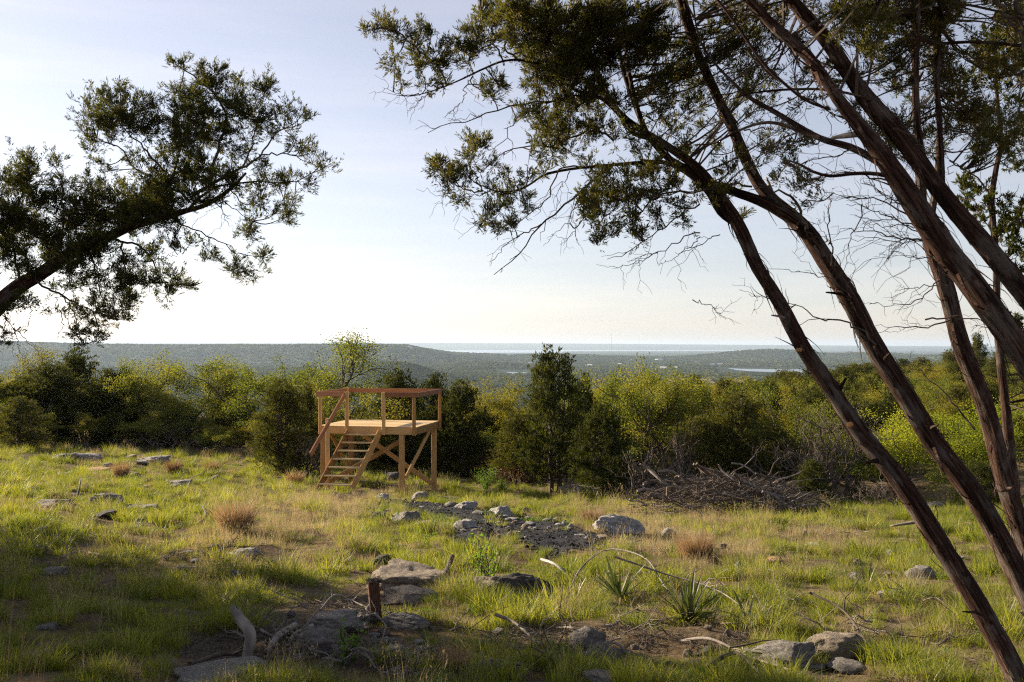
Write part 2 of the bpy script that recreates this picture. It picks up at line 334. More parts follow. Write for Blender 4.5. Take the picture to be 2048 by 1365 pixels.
# ------------------------------------------------------------------ ground sheet
def groundmat():
    m, nt, b, out = mat('ground_soil_and_far_woods')
    co = objco(nt)
    ln = nt.nodes.new('ShaderNodeVectorMath'); ln.operation = 'LENGTH'; nt.links.new(co, ln.inputs[0]); r = ln.outputs['Value']
    n1 = noise(nt, 0.9, co, 8, 0.65); n2 = noise(nt, 14.0, co, 8, 0.75)
    near = ramp(nt, mth(nt, 'ADD', mth(nt, 'MULTIPLY', n1, 0.5), mth(nt, 'MULTIPLY', n2, 0.5)),
                [(0.30, (0.030, 0.022, 0.014)), (0.46, (0.095, 0.065, 0.038)), (0.56, (0.17, 0.13, 0.075)), (0.72, (0.30, 0.24, 0.15))])
    f1 = noise(nt, 0.0022, co, 5, 0.6); f2 = noise(nt, 0.022, co, 8, 0.8)
    woods = ramp(nt, mth(nt, 'ADD', mth(nt, 'MULTIPLY', f1, 0.45), mth(nt, 'MULTIPLY', f2, 0.55)),
                 [(0.40, (0.012, 0.020, 0.010)), (0.50, (0.026, 0.038, 0.016)), (0.57, (0.050, 0.062, 0.022)), (0.66, (0.11, 0.11, 0.05))])  # woods kept dark: the canopy's self-shadow is put into this colour
    fac = mth(nt, 'DIVIDE', mth(nt, 'SUBTRACT', r, 45.0), 90.0, True)
    col = mixc(nt, fac, near, woods)
    # a bare tan clearing in the valley, right of centre
    sx = nt.nodes.new('ShaderNodeSeparateXYZ'); nt.links.new(co, sx.inputs[0])
    dx = mth(nt, 'DIVIDE', mth(nt, 'SUBTRACT', sx.outputs[0], 400.0), 330.0); dy = mth(nt, 'DIVIDE', mth(nt, 'SUBTRACT', sx.outputs[1], 2010.0), 250.0)
    q = mth(nt, 'ADD', mth(nt, 'MULTIPLY', dx, dx), mth(nt, 'MULTIPLY', dy, dy))
    q = mth(nt, 'ADD', q, mth(nt, 'MULTIPLY', f2, 1.2))
    clr = ramp(nt, q, [(0.75, (1, 1, 1)), (1.0, (0, 0, 0))])
    col = mixc(nt, clr, col, mixc(nt, f2, (0.16, 0.11, 0.06), (0.36, 0.26, 0.17)))
    for fx, fy, ax_, ay_ in ((-1080.0, 2750.0, 620.0, 330.0), (-330.0, 2450.0, 260.0, 120.0)):     # pale green fields below the mesa
        dx = mth(nt, 'DIVIDE', mth(nt, 'SUBTRACT', sx.outputs[0], fx), ax_); dy = mth(nt, 'DIVIDE', mth(nt, 'SUBTRACT', sx.outputs[1], fy), ay_)
        q = mth(nt, 'ADD', mth(nt, 'ADD', mth(nt, 'MULTIPLY', dx, dx), mth(nt, 'MULTIPLY', dy, dy)), mth(nt, 'MULTIPLY', f2, 1.4))
        col = mixc(nt, ramp(nt, q, [(0.9, (1, 1, 1)), (1.15, (0, 0, 0))]), col, mixc(nt, f1, (0.10, 0.15, 0.04), (0.20, 0.23, 0.08)))
    nt.links.new(col, b.inputs['Base Color']); b.inputs['Roughness'].default_value = 1.0; b.inputs['Specular IOR Level'].default_value = 0.05
    bump(nt, mth(nt, 'ADD', n2, mth(nt, 'MULTIPLY', n1, 0.5)), b, 0.6, 0.05)
    return m
M['ground'] = groundmat()

th = np.concatenate([np.radians(np.linspace(-38, 38, 300)), np.radians(np.linspace(38, 322, 110))[1:-1]])
rr = np.concatenate([[0.0], np.geomspace(0.6, 60, 170), np.geomspace(60, 28000, 180)[1:]])
TH, RR = np.meshgrid(th, rr)
gx, gy = RR * np.sin(TH), RR * np.cos(TH)
gz = zg(gx, gy)
gv = np.stack([gx, gy, gz], -1).reshape(-1, 3)
nT, nR = len(th), len(rr)
i_, j_ = np.meshgrid(np.arange(nR - 1), np.arange(nT), indexing='ij'); j2_ = (j_ + 1) % nT
gf = np.stack([i_ * nT + j_, (i_ + 1) * nT + j_, (i_ + 1) * nT + j2_, i_ * nT + j2_], -1).reshape(-1, 4)
g = Geo(); g.add(gv, gf)
go = g.obj('ground', M['ground'], smooth=True); tag(go, 'stony meadow slope falling to a wide wooded valley', kind='structure')

# ------------------------------------------------------------------ lakes
m, nt, b, out = mat('lake_water')
b.inputs['Base Color'].default_value = (0.10, 0.15, 0.20, 1); b.inputs['Roughness'].default_value = 0.2
b.inputs['IOR'].default_value = 1.33
M['water'] = m
def lake(label, outline, z, wob):
    """outline: list of (px, D) on the water line"""
    P = np.array([[(px - CX) / F * D, D, z] for px, D in outline + [outline[0]]])
    Q = catmull(P, 60)[:-1]; Q[:, 0] += wob * waves(Q[:, 1], Q[:, 0], wob * 9); Q[:, 1] += wob * 1.5 * waves(Q[:, 0], Q[:, 1], wob * 7); Q[:, 2] = z
    me = bpy.data.meshes.new('lake'); me.from_pydata([tuple(q) for q in Q], [], [tuple(range(len(Q)))]); me.materials.append(M['water'])
    if me.polygons[0].normal.z < 0: me.flip_normals()
    return tag(mkobj('lake', me), label, kind='structure')
lake('long bright reservoir below the far ridge', [(850, 16400), (1000, 16700), (1300, 16800), (1560, 15800), (1585, 14800), (1400, 13300), (1150, 12600), (1120, 9900), (1000, 9700), (900, 10000), (870, 11500)], VALLEY + .8, 60)
lake('curved river reach between the leaning trunks', [(1448, 3190), (1475, 3040), (1540, 2960), (1616, 2920), (1660, 2800), (1660, 2560), (1590, 2600), (1520, 2680), (1480, 2820), (1460, 3040)], VALLEY + .3, 9)
lake('small patch of water left of the tall juniper', [(1000, 2760), (1022, 2640), (1052, 2600), (1052, 2480), (1030, 2470), (1015, 2600)], VALLEY + .3, 5)

# ------------------------------------------------------------------ instancing for uncountable cover
def collection(name, objs):
    c = bpy.data.collections.new(name)
    for o in objs: c.objects.link(o)
    return c
def scatter(name, label, pts, rot, scl, idx, tint, coll, kind='stuff'):
    me = bpy.data.meshes.new(name); n = len(pts)
    me.vertices.add(n); me.vertices.foreach_set('co', np.asarray(pts, np.float32).ravel())
    for an, ty, d in (('rot', 'FLOAT_VECTOR', rot), ('scl', 'FLOAT_VECTOR', scl), ('idx', 'INT', idx), ('tint', 'FLOAT', tint)):
        at = me.attributes.new(an, ty, 'POINT'); d = np.asarray(d)
        at.data.foreach_set('vector' if ty == 'FLOAT_VECTOR' else 'value', d.astype(np.int32 if ty == 'INT' else np.float32).ravel())
    o = mkobj(name, me); tag(o, label, kind=kind)
    ng = bpy.data.node_groups.new(name, 'GeometryNodeTree')
    ng.interface.new_socket('Geometry', in_out='INPUT', socket_type='NodeSocketGeometry')
    ng.interface.new_socket('Geometry', in_out='OUTPUT', socket_type='NodeSocketGeometry')
    nn = ng.nodes; gi = nn.new('NodeGroupInput'); gout = nn.new('NodeGroupOutput')
    ip = nn.new('GeometryNodeInstanceOnPoints'); ci = nn.new('GeometryNodeCollectionInfo')
    ci.inputs['Collection'].default_value = coll; ci.inputs['Separate Children'].default_value = True; ci.inputs['Reset Children'].default_value = True
    ip.inputs['Pick Instance'].default_value = True
    def na(nm, ty):
        q = nn.new('GeometryNodeInputNamedAttribute'); q.data_type = ty; q.inputs['Name'].default_value = nm; return q.outputs['Attribute']
    L = ng.links.new
    L(gi.outputs[0], ip.inputs['Points']); L(ci.outputs[0], ip.inputs['Instance']); L(na('idx', 'INT'), ip.inputs['Instance Index'])
    L(na('rot', 'FLOAT_VECTOR'), ip.inputs['Rotation']); L(na('scl', 'FLOAT_VECTOR'), ip.inputs['Scale']); L(ip.outputs[0], gout.inputs[0])
    md = o.modifiers.new('scatter', 'NODES'); md.node_group = ng
    return o

def proto(name, geo, mt, smooth=False): return bpy.data.objects.new(name, geo.mesh(name, mt, smooth))

# far trees: lumpy crowns of leaf clumps
def far_crown(seed):
    r_ = np.random.default_rng(seed); g = Geo(); n = 70
    d = norm(r_.normal(size=(n, 3))); d[:, 2] = np.abs(d[:, 2]) * .9 - .15
    p = d * (0.30 + 0.22 * r_.random((n, 1))) * np.array([1, 1, .9]); p[:, 2] += .42
    s = .13 + .12 * r_.random(n)
    t1 = norm(np.cross(d, r_.normal(size=(n, 3)))); t2 = np.cross(d, t1)
    V = np.stack([p - t1 * s[:, None], p - t2 * s[:, None] * .8 - d * .05, p + t1 * s[:, None] * .9, p + t2 * s[:, None]], 1)
    g.add(V.reshape(-1, 3), np.arange(n * 4).reshape(n, 4), r_.random(n)); return g
farc = collection('far_crowns', [proto('crown_%d' % i, far_crown(i), M['far_tree']) for i in range(5)])
NF = 150000
uf = U(-.60, .60, NF); Df = np.exp(U(math.log(420), math.log(9000), NF))
xf, yf = uf * Df, Df; zf = zg(xf, yf)
den = waves(xf, yf, 380) * .5 + waves(xf + 99, yf, 140) * .5
water = ((Df > 2450) & (Df < 3250) & (xf / Df > .205) & (xf / Df < .33) & (zf < VALLEY + .5)) | ((Df > 2430) & (Df < 2800) & (np.abs(xf / Df - .0) < .018))
clear = (((xf - 400) / 330) ** 2 + ((yf - 2010) / 250) ** 2) < 1
mead = (xf / Df < -.26) & (Df > 2200) & (Df < 3200) & (den > -.15)
keep = (~water) & (~clear | (rng.random(NF) < .12)) & (~mead | (rng.random(NF) < .15)) & ((den > -.35) | (rng.random(NF) < .35))
lk = (Df > 6300); keep &= ~lk
xf, yf, zf, Df, den = xf[keep], yf[keep], zf[keep], Df[keep], den[keep]; n = len(xf)
hs = U(5, 9, n) * (1 + .9 * sst(Df, 1500, 9000))
scatter('far_woods', 'hazy wooded valley and mesa beyond the tree line', np.stack([xf, yf, zf - .4], -1),
        np.stack([np.zeros(n), np.zeros(n), U(0, 6.28, n)], -1), np.stack([hs * 1.5, hs * 1.5, hs], -1), rng.integers(0, 5, n),
        np.clip(.42 + .42 * waves(xf + 500, yf, 520) + .35 * waves(xf, yf + 300, 170) + U(-.3, .3, n), 0, 1), farc)

# ------------------------------------------------------------------ tree builders for the tree line
def jitter_line(p0, p1, K, amt, r_=rng):
    t = np.linspace(0, 1, K)[:, None]; L = np.linalg.norm(arr(p1) - arr(p0))
    j = r_.normal(size=(K, 3)) * amt * L; j[0] = 0; j[-1] = 0
    return arr(p0) * (1 - t) + arr(p1) * t + j

def proto_juniper(seed, H=4.0, wide=1.0, low=0.05, dens=1.0, bare=0.0, pw=.52):
    """many boughs rising from a few stems; foliage in upturned sprays down to the grass"""
    global rng
    rng = np.random.default_rng(seed)
    tr, lf = Geo(), Geo()
    ns = rng.integers(2, 4)
    stems = []
    for s in range(ns):
        an = U(0, 6.28); top = np.array([math.cos(an) * .35 * wide * (s > 0), math.sin(an) * .35 * wide * (s > 0), H * (1.0 if s == 0 else U(.72, .92))]) * [1, 1, .93]
        b0 = np.array([math.cos(an) * .1, math.sin(an) * .1, -.15]); L = jitter_line(b0, top, 9, .018); L = catmull(L, 18)
        stems.append(L); tubes(tr, L, np.linspace(.085, .012, 18) * H / 4, 7)
    # lobes make the outline uneven
    lobes = [(U(0, 6.28), U(.1, .9), U(.75, 1.3)) for _ in range(12)]
    nb = int(175 * dens); BP = []; TP = []; TD = []
    for k in range(nb):
        h = (k + U(0, 1)) / nb; h = low + (1 - low) * h ** .92
        an = U(0, 6.28)
        prof = 1.0 * (1 - h) ** pw * (.6 + .4 * min(1, (h + .12) / .3)) + .05
        f = 1 + sum(.36 * (w - 1) * 4 * math.exp(-((((an - la + 3.14) % 6.28) - 3.14) / .5) ** 2 - ((h - lh) / .12) ** 2) for la, lh, w in lobes)
        rad = prof * f * U(.7, 1.12) * wide * H / 3.4
        st = stems[rng.integers(0, ns)] if U(0, 1) < .5 else stems[0]
        z0 = max(0.1, h * H * U(.72, .95) - rad * .25); p0 = st[np.argmin(np.abs(st[:, 2] - z0))]
        p1 = np.array([math.cos(an) * rad, math.sin(an) * rad, min(h * H + rad * U(.0, .15), H)])
        L = jitter_line(p0, p1, 6, .04); L[1:5, 2] -= rad * .06
        BP.append(L)
        for q in range(int(U(7, 11) * (.6 + rad))):
            t = U(.38, 1.02); i = min(int(t * 5), 4); c = L[i] + (L[i + 1] - L[i]) * (t * 5 - i)
            c = c + rng.normal(size=3) * .11 * (.6 + rad * .5)
            TP.append(c); TD.append(norm(L[5] - L[0]) * .7 + np.array([0, 0, .75]) + rng.normal(size=3) * .45)
    BP = np.array(BP); tubes(tr, BP, np.array([.016, .013, .010, .007, .005, .003]), 4)
    TP = np.array(TP); TD = norm(np.array(TD)); nt_ = len(TP); K = 8
    if bare: kp = (TP[:, 2] > bare * H) | (rng.random(nt_) < .25); TP, TD = TP[kp], TD[kp]; nt_ = len(TP)
    base = np.repeat(TP, K, 0) + rng.normal(size=(nt_ * K, 3)) * .035
    d = np.repeat(TD, K, 0) + rng.normal(size=(nt_ * K, 3)) * .42
    aa = np.clip(np.repeat(rng.random(nt_), K) * .6 + rng.random(nt_ * K) * .4, 0, 1)
    blades(lf, base, d, U(.085, .17, nt_ * K), U(.022, .042, nt_ * K), aa)
    return tr, lf

def grow(tr, tips, p, d, L, r, lvl, maxl, spread, crook, up=.25):
    K = 5; P = [p]; dd = norm(d)
    for i in range(K - 1):
        dd = norm(dd + rng.normal(size=3) * crook + np.array([0, 0, up * .25])); P.append(P[-1] + dd * L / (K - 1))
    P = np.array(P); tubes(tr, P, np.linspace(r, r * .62, K), 6 if lvl < 2 else 3)
    if lvl == maxl: tips.append((P[-1], dd)); tips.append((P[2], dd)); return
    for c in range(int(rng.integers(2, 5)) if lvl else int(rng.integers(3, 5))):
        i = K - 1 if c == 0 else int(rng.integers(2, K))
        nd = norm(dd + norm(rng.normal(size=3)) * spread + np.array([0, 0, up]))
        grow(tr, tips, P[i], nd, L * U(.6, .85), r * (.62 if c == 0 else .48), lvl + 1, maxl, spread, crook, up)

def proto_oak(seed, H=4.2, leaves=56, trunks=1, spread=.85, lsz=.055, crook=.28, maxl=4, rball=.145):
    global rng
    rng = np.random.default_rng(seed); tr, lf = Geo(), Geo(); tips = []
    for t in range(trunks):
        an = U(0, 6.28); d = np.array([math.cos(an) * .45, math.sin(an) * .45, 1]); p = np.array([math.cos(an) * .12 * (trunks > 1), math.sin(an) * .12 * (trunks > 1), -.12])
        grow(tr, tips, p, d, H * .33, .085 if trunks == 1 else .06, 0, maxl, spread, crook)
    T = np.array([q[0] for q in tips]); z = T[:, 2].max(); f = H / z
    for i in range(len(tr.v)): tr.v[i] = tr.v[i] * np.float32(f)
    T = T * f; n = len(T)
    base = np.repeat(T, leaves, 0) + np.clip(rng.normal(size=(n * leaves, 3)), -2, 2) * rball * np.array([1, 1, .7])
    blades(lf, base, rng.normal(size=(n * leaves, 3)) + [0, 0, .2], U(lsz * .8, lsz * 1.5, n * leaves), U(lsz * .55, lsz * .95, n * leaves),
           np.clip(np.repeat(rng.random(n), leaves) * .6 + rng.random(n * leaves) * .4, 0, 1))
    return tr, lf

def mk(kind, tr, lf, mt, bark): return (kind, tr.mesh('trunk', bark, True), lf.mesh('crown', mt) if lf else None)
PJ = [mk('juniper', *proto_juniper(100, 4, .95, pw=.38), M['juniper_far'], M['twig']), mk('juniper', *proto_juniper(101, 4, 1.25, .02, 1.1), M['juniper_far'], M['twig']),
      mk('juniper', *proto_juniper(102, 4, .85, .1, .9, pw=.42), M['juniper_far'], M['twig']), mk('juniper', *proto_juniper(103, 4, 1.1, .03, 1.0), M['juniper_far'], M['twig'])]
PJT = mk('juniper', *proto_juniper(105, 4, .95, .16, .85, pw=.34), M['juniper_far'], M['twig'])
PO = [mk('oak', *proto_oak(201), M['oak'], M['twig']), mk('oak', *proto_oak(202, trunks=2, leaves=52), M['oak'], M['twig']), mk('oak', *proto_oak(203, trunks=3, leaves=44, maxl=3, rball=.24, crook=.33), M['oak'], M['twig'])]
PG = [mk('oak', *proto_oak(211, leaves=46), M['oak_gold'], M['twig']), mk('oak', *proto_oak(212, trunks=2, leaves=52), M['oak_gold'], M['twig'])]
PB = [mk('oak', *proto_oak(221, trunks=2, leaves=36, rball=.19), M['oak_bright'], M['twig']), mk('oak', *proto_oak(222, trunks=2, leaves=34, rball=.19), M['oak_bright'], M['twig'])]
PS = [mk('oak', *proto_oak(231, H=4.6, leaves=44, spread=.75, crook=.3, rball=.19), M['oak'], M['twig'])]
def proto_bare(seed):
    tr, lf = proto_oak(seed, H=2.6, leaves=1, trunks=4, spread=.9, crook=.35, maxl=4); return tr
PD = [('bare', proto_bare(241).mesh('trunk', M['twig_grey'], True), None), ('bare', proto_bare(242).mesh('trunk', M['twig_grey'], True), None)]
rng = np.random.default_rng(99)

KINDNAME = {'juniper': ('juniper_tree', 'juniper'), 'oak': ('oak_tree', 'oak'), 'bare': ('bare_shrub', 'bare shrub')}
BASEW = {'juniper': 2.6, 'oak': 3.6, 'bare': 2.4}; BASEH = {'juniper': 4.0, 'oak': 4.2, 'bare': 2.6}
def plant_tree(pr, px, D, top, width=None, label='', group=None, height=None, name=None, cat=None):
    """a tree whose foot stands at photo column px, D metres off; top = photo row of its tip"""
    kind, tm, cm = pr
    p = GX(px, D); H = height if height else max(.5, -(top - Y0) / F * D - p[2])
    if kind == 'oak': H *= .97
    s = H / BASEH[kind]; sw = s if width is None else (width / F * D) / BASEW[kind]
    sw = min(max(sw, s * .6), s * 1.8)
    pass
    t = thing(name or KINDNAME[kind][0], label, cat or KINDNAME[kind][1], p, group, (0, 0, R.uniform(0, 6.28)), (sw, sw, s))
    mkobj('trunk', tm, t)
    if cm: mkobj('crown', cm, t)
    return t

tl = [  # kind list, px, D, top row, width px, label
 (PJ[3], 40, 33, 796, 200, 'low dark green juniper at the left edge of the meadow'),
 (PG[0], 84, 46, 690, 170, 'golden oak crown rising over the dark junipers at far left'),
 (PJ[1], 105, 40, 728, 230, 'broad dark juniper below the golden oak at far left'),
 (PJ[0], 152, 43, 700, 120, 'dark pointed juniper right of the golden oak'),
 (PJ[3], 215, 41, 742, 170, 'dark juniper mass left of the first green oaks'),
 (PJ[1], 268, 44, 760, 150, 'dark juniper partly hidden by the first green oaks'),
 (PO[1], 300, 42, 748, 130, 'low olive oak right of the dark juniper mass'),
 (PO[0], 352, 42, 700, 170, 'oak with upright bare tips, first of the tall left oaks'),
 (PO[1], 412, 42, 706, 170, 'leafy oak in the middle of the tall left oaks'),
 (PG[1], 455, 44, 735, 120, 'yellow-green oak behind the crooked-trunk oak'),
 (PO[0], 492, 37, 712, 190, 'oak with a crooked dark trunk and round top, left of the platform'),
 (PJ[0], 560, 33, 762, 130, 'dark round juniper just left of the platform'),
 (PJ[2], 612, 37, 770, 90, 'narrow juniper between the round juniper and the platform'),
 (PO[2], 655, 40, 760, 120, 'pale olive oak behind the platform stairs'),
 (PS[0], 735, 40, 686, 210, 'sparse tall oak reaching over the platform with open branches'),
 (PO[2], 716, 37, 778, 140, 'small leafy oak seen through the platform railing'),
 (PJ[1], 800, 38, 744, 130, 'dark juniper behind the right half of the platform'),
 (PJ[3], 872, 37, 752, 120, 'dark juniper just right of the platform railing'),
 (PJ[0], 925, 36, 764, 110, 'dark juniper left of the yellow oaks beyond the platform'),
 (PG[0], 975, 42, 758, 130, 'yellow oak between the platform and the tallest juniper'),
 (PG[1], 1028, 40, 752, 120, 'yellow-green oak close to the left of the tallest juniper'),
 (PJ[3], 1035, 33, 830, 130, 'low dark juniper at the foot of the yellow oaks'),
 (PJT, 1108, 29, 700, 150, 'tallest juniper of the tree line, right of the platform'),
 (PJ[2], 1168, 31, 752, 90, 'narrow dark juniper close to the right of the tallest juniper'),
 (PJ[3], 1205, 26.5, 812, 150, 'low bushy juniper in front of the tall pale oaks'),
 (PO[0], 1228, 33, 712, 170, 'tall olive oak with thin top, right of the tallest juniper'),
 (PG[1], 1192, 40, 752, 90, 'golden oak peeping out beside the tallest juniper'),
 (PO[1], 1283, 31, 722, 170, 'dense olive oak behind the low bushy juniper'),
 (PO[0], 1352, 31, 738, 170, 'olive oak above the left end of the brush pile'),
 (PO[1], 1420, 32, 752, 170, 'olive oak above the middle of the brush pile'),
 (PJ[1], 1395, 28, 835, 150, 'dark juniper right behind the brush pile'),
 (PJ[0], 1480, 28, 790, 150, 'dull green juniper above the right end of the brush pile'),
 (PO[2], 1560, 32, 770, 160, 'pale olive oak left of the first leaning trunk'),
 (PJ[3], 1540, 29, 850, 140, 'dark juniper behind the small bright juniper'),
 (PJ[3], 1622, 24.5, 922, 130, 'small bright green juniper at the right end of the brush pile'),
 (PO[2], 1650, 33, 790, 170, 'olive oak crossed by the first leaning trunk'),
 (PJ[1], 1730, 34, 800, 190, 'dark juniper between the two leaning trunks'),
 (PB[0], 1815, 27, 812, 220, 'bright yellow-green oak seen between the leaning trunks'),
 (PB[1], 1905, 28, 790, 200, 'bright yellow-green oak behind the crossing trunks at right'),
 (PB[0], 2010, 26, 800, 230, 'bright yellow-green oak at the right edge'),
 (PJ[1], 1955, 24, 925, 170, 'dark low juniper under the bright oaks at right'),
 (PJ[3], 1720, 25, 965, 130, 'dark low juniper in shade right of the small bright juniper'),
 (PB[1], 1740, 30, 860, 120, 'small bright oak beside the second leaning trunk'),
]
for pr, px, D, top, wpx, lab in tl: plant_tree(pr, px, D + (5.5 if px < 520 else 0), top, wpx * 1.12, lab)
for px, D, top, lab in ((1350, 26.5, 835, 'bare pale stems standing behind the left of the brush pile'), (1640, 28, 830, 'bare grey shrub left of the leaning trunk'),
                        (1690, 27, 800, 'tall bare grey shrub right behind the leaning trunk'), (1800, 23, 945, 'bare brown shrub under the bright oaks'),
                        (610, 33, 850, 'bare twiggy shrub behind the handrail of the platform stairs'), (1265, 25.5, 880, 'thin bare shrub left of the brush pile'),
                        (1600, 26.0, 870, 'bare shrub above the small bright juniper'), (330, 43, 842, 'bare shrub at the foot of the left oaks')):
    plant_tree(R.choice(PD), px, D, top, 130, lab)
# the wood behind: rows further back
grpJ, grpO = 'junipers of the wood behind the front row', 'oaks of the wood behind the front row'
def behind(px, D, top, w=None):
    j = R.random() < (.36 if px < 560 else .52)
    pr = R.choice(PJ if j else PO + PG)
    wh = 'behind the tall left oaks' if px < 520 else 'behind the platform' if px < 950 else 'behind the tallest juniper' if px < 1300 else 'behind the brush pile' if px < 1700 else 'behind the bright oaks at right'
    rw = 'near wood ' if D < 45 else 'middle wood ' if D < 60 else 'wooded slope ' if D < 104 else 'highest far wood '
    kd = 'dark green juniper' if j else 'golden oak' if pr in PG else 'olive green oak'
    plant_tree(pr, px, D, top, w, kd + ' in the ' + rw + wh, kd + 's in the ' + rw + wh)
for px in range(-120, 1300, 34):
    D = R.uniform(46, 51); lim = np.interp(px, [-120, 60, 160, 300, 450, 560, 700, 900, 1100, 1300], [725, 735, 765, 795, 795, 805, 815, 790, 785, 770])
    behind(px + R.uniform(-14, 14), D, lim + R.uniform(0, 25), R.uniform(110, 170))
for px in range(-140, 1250, 44):
    D = R.uniform(42, 45) if px < 540 else R.uniform(37, 41); behind(px + R.uniform(-20, 20), D, np.interp(px, [0, 300, 600, 1250], [790, 815, 835, 810]) + R.uniform(0, 30), R.uniform(120, 180))
for row, (D0, D1, tops) in enumerate(((36, 42, [778, 776, 775, 775, 770, 765]), (46, 56, [765, 758, 750, 745, 745, 748]), (62, 75, [760, 757, 748, 736, 728, 722]), (80, 100, [760, 760, 752, 733, 712, 706]), (108, 135, [760, 760, 760, 735, 706, 694]))):
    for px in range(1180 if row < 3 else 1440, 2200, 44 if row < 2 else 34):
        if row == 2 and px < 1350: continue
        behind(px + R.uniform(-14, 14), R.uniform(D0, D1), np.interp(px, [1180, 1330, 1480, 1700, 1900, 2050], tops) + R.uniform(-5, 16), R.uniform(80, 130) if row else R.uniform(120, 170))
for px, D, top in ((1735, 118, 727), (1955, 96, 668), (2010, 100, 676), (2040, 88, 690), (1900, 110, 700)): behind(px, D, top, 60)

# ------------------------------------------------------------------ lookout platform
TH = 0.195; PX0, PY0 = -2.74, 28.4; PW, PD_ = 2.92, 2.45; ZD, ZR = -2.32, -1.33
ax = np.array([-math.cos(TH), math.sin(TH), 0]); ay = np.array([math.sin(TH), math.cos(TH), 0]); az = np.array([0, 0, 1.0])
plat = thing('lookout_platform', 'raised new wooden lookout platform with open railing and steep stairs', 'platform', (PX0, PY0, 0))
O_ = np.array([PX0, PY0, 0])
def pp(a_, b_, z): return O_ + ax * a_ + ay * b_ + az * z      # a: leftwards along the front, b: depth
def board(name, p0, p1, w, h, mt, parent=plat, up=(0, 0, 1)):
    """board from p0 to p1; w across, h along 'up'"""
    p0, p1 = Vector(p0), Vector(p1); X = (p1 - p0); L = X.length; X.normalize()
    Yv = Vector(up).cross(X).normalized(); Zv = X.cross(Yv)
    g = Geo(); c = min(.006, w * .12, h * .12)
    hy, hz = w / 2, h / 2
    prof = [(-hy + c, -hz), (hy - c, -hz), (hy, -hz + c), (hy, hz - c), (hy - c, hz), (-hy + c, hz), (-hy, hz - c), (-hy, -hz + c)]
    v = [(x, y, z) for x in (0, L) for y, z in prof]
    f = [(i, (i + 1) % 8, 8 + (i + 1) % 8, 8 + i) for i in range(8)] + [(7, 2, 1, 0), (7, 6, 3, 2), (6, 5, 4, 3), (8, 9, 10, 15), (15, 10, 11, 14), (14, 11, 12, 13)]
    f = [(i, (i + 1) % 8, 8 + (i + 1) % 8, 8 + i) for i in range(8)] + [(3, 2, 1, 0), (5, 4, 3, 6), (7, 6, 3, 0), (8, 9, 10, 11), (14, 11, 12, 13), (8, 11, 14, 15)]
    g.add(v, f); o = g.obj(name, mt)
    o.matrix_world = Matrix.Translation(p0) @ Matrix((X, Yv, Zv)).transposed().to_4x4()
    if parent:
        o.parent = parent; o.matrix_parent_inverse = Matrix.Identity(4)
        mw = Matrix.Translation(p0) @ Matrix((X, Yv, Zv)).transposed().to_4x4()
        o.matrix_basis = Matrix.Translation(-Vector(parent.location)) @ mw
    return o
zb = ZD - .025 - .10                     # middle of the rim boards
# legs (6x6), standing in the ground
LT = ZD - .03
legs = [(.45, .10), (PW - .10, .10), (.12, PD_ - .12), (PW - .12, PD_ - .12)]
for a_, b_ in legs:
    q = pp(a_, b_, 0); gz0 = float(zg(q[0], q[1])) - .12
    board('leg', pp(a_, b_, gz0), pp(a_, b_, LT - .012), .14, .14, M['wood'], up=tuple(ay))
# rim boards
board('rim_board', pp(0, .02, zb), pp(PW, .02, zb), .038, .20, M['wood'])
board('rim_board', pp(0, PD_ - .02, zb), pp(PW, PD_ - .02, zb), .038, .20, M['wood'])
board('rim_board', pp(.02, .041, zb), pp(.02, PD_ - .041, zb), .038, .20, M['wood'])
board('rim_board', pp(PW - .02, .041, zb), pp(PW - .02, PD_ - .041, zb), .038, .20, M['wood'])
for k in range(1, 7): board('joist', pp(PW * k / 7, .041, zb), pp(PW * k / 7, PD_ - .041, zb), .038, .18, M['wood'])
nb = 17; bw = (PD_ + .02) / nb
for k in range(nb):
    b_ = -.01 + bw * (k + .5); board('deck_board', pp(-.012, b_, ZD - .0125), pp(PW + .012, b_, ZD - .0125), bw - .006, .025, M['wood_top'])
# railing posts outside the rim
zt = ZR - .14
sL, sR = PW * .705, PW * .325            # stair posts: left, right of the opening
for a_, b_ in ((.046, -.046), (PW - .046, -.046), (sL, -.046), (sR, -.046)):
    board('railing_post', pp(a_, b_, zb - .11), pp(a_, b_, (zt if a_ in (.046, PW - .046) else ZR)), .088, .088, M['wood'], up=tuple(ay))
for a_, b_ in ((-.046, PD_ - .05), (PW + .046, PD_ - .05)):
    board('railing_post', pp(a_, b_, zb - .11), pp(a_, b_, zt if a_ < 0 else ZR + .02), .088, .088, M['wood'], up=tuple(ay))
zr = ZR - .07
board('top_rail', pp(-.09, -.046, zr), pp(sR - .046, -.046, zr), .038, .138, M['wood_red'])
board('top_rail', pp(sL + .046, -.046, zr), pp(PW + .09, -.046, zr), .038, .138, M['wood_red'])
board('top_rail', pp(-.07, -.024, zr), pp(-.07, PD_ + .03, zr), .038, .138, M['wood_red'])
board('top_rail', pp(PW + .07, -.024, zr), pp(PW + .07, PD_ + .03, zr), .038, .138, M['wood_red'])
board('top_rail', pp(-.048, PD_ + .01, zr), pp(PW + .048, PD_ + .01, zr), .038, .138, M['wood_red'])
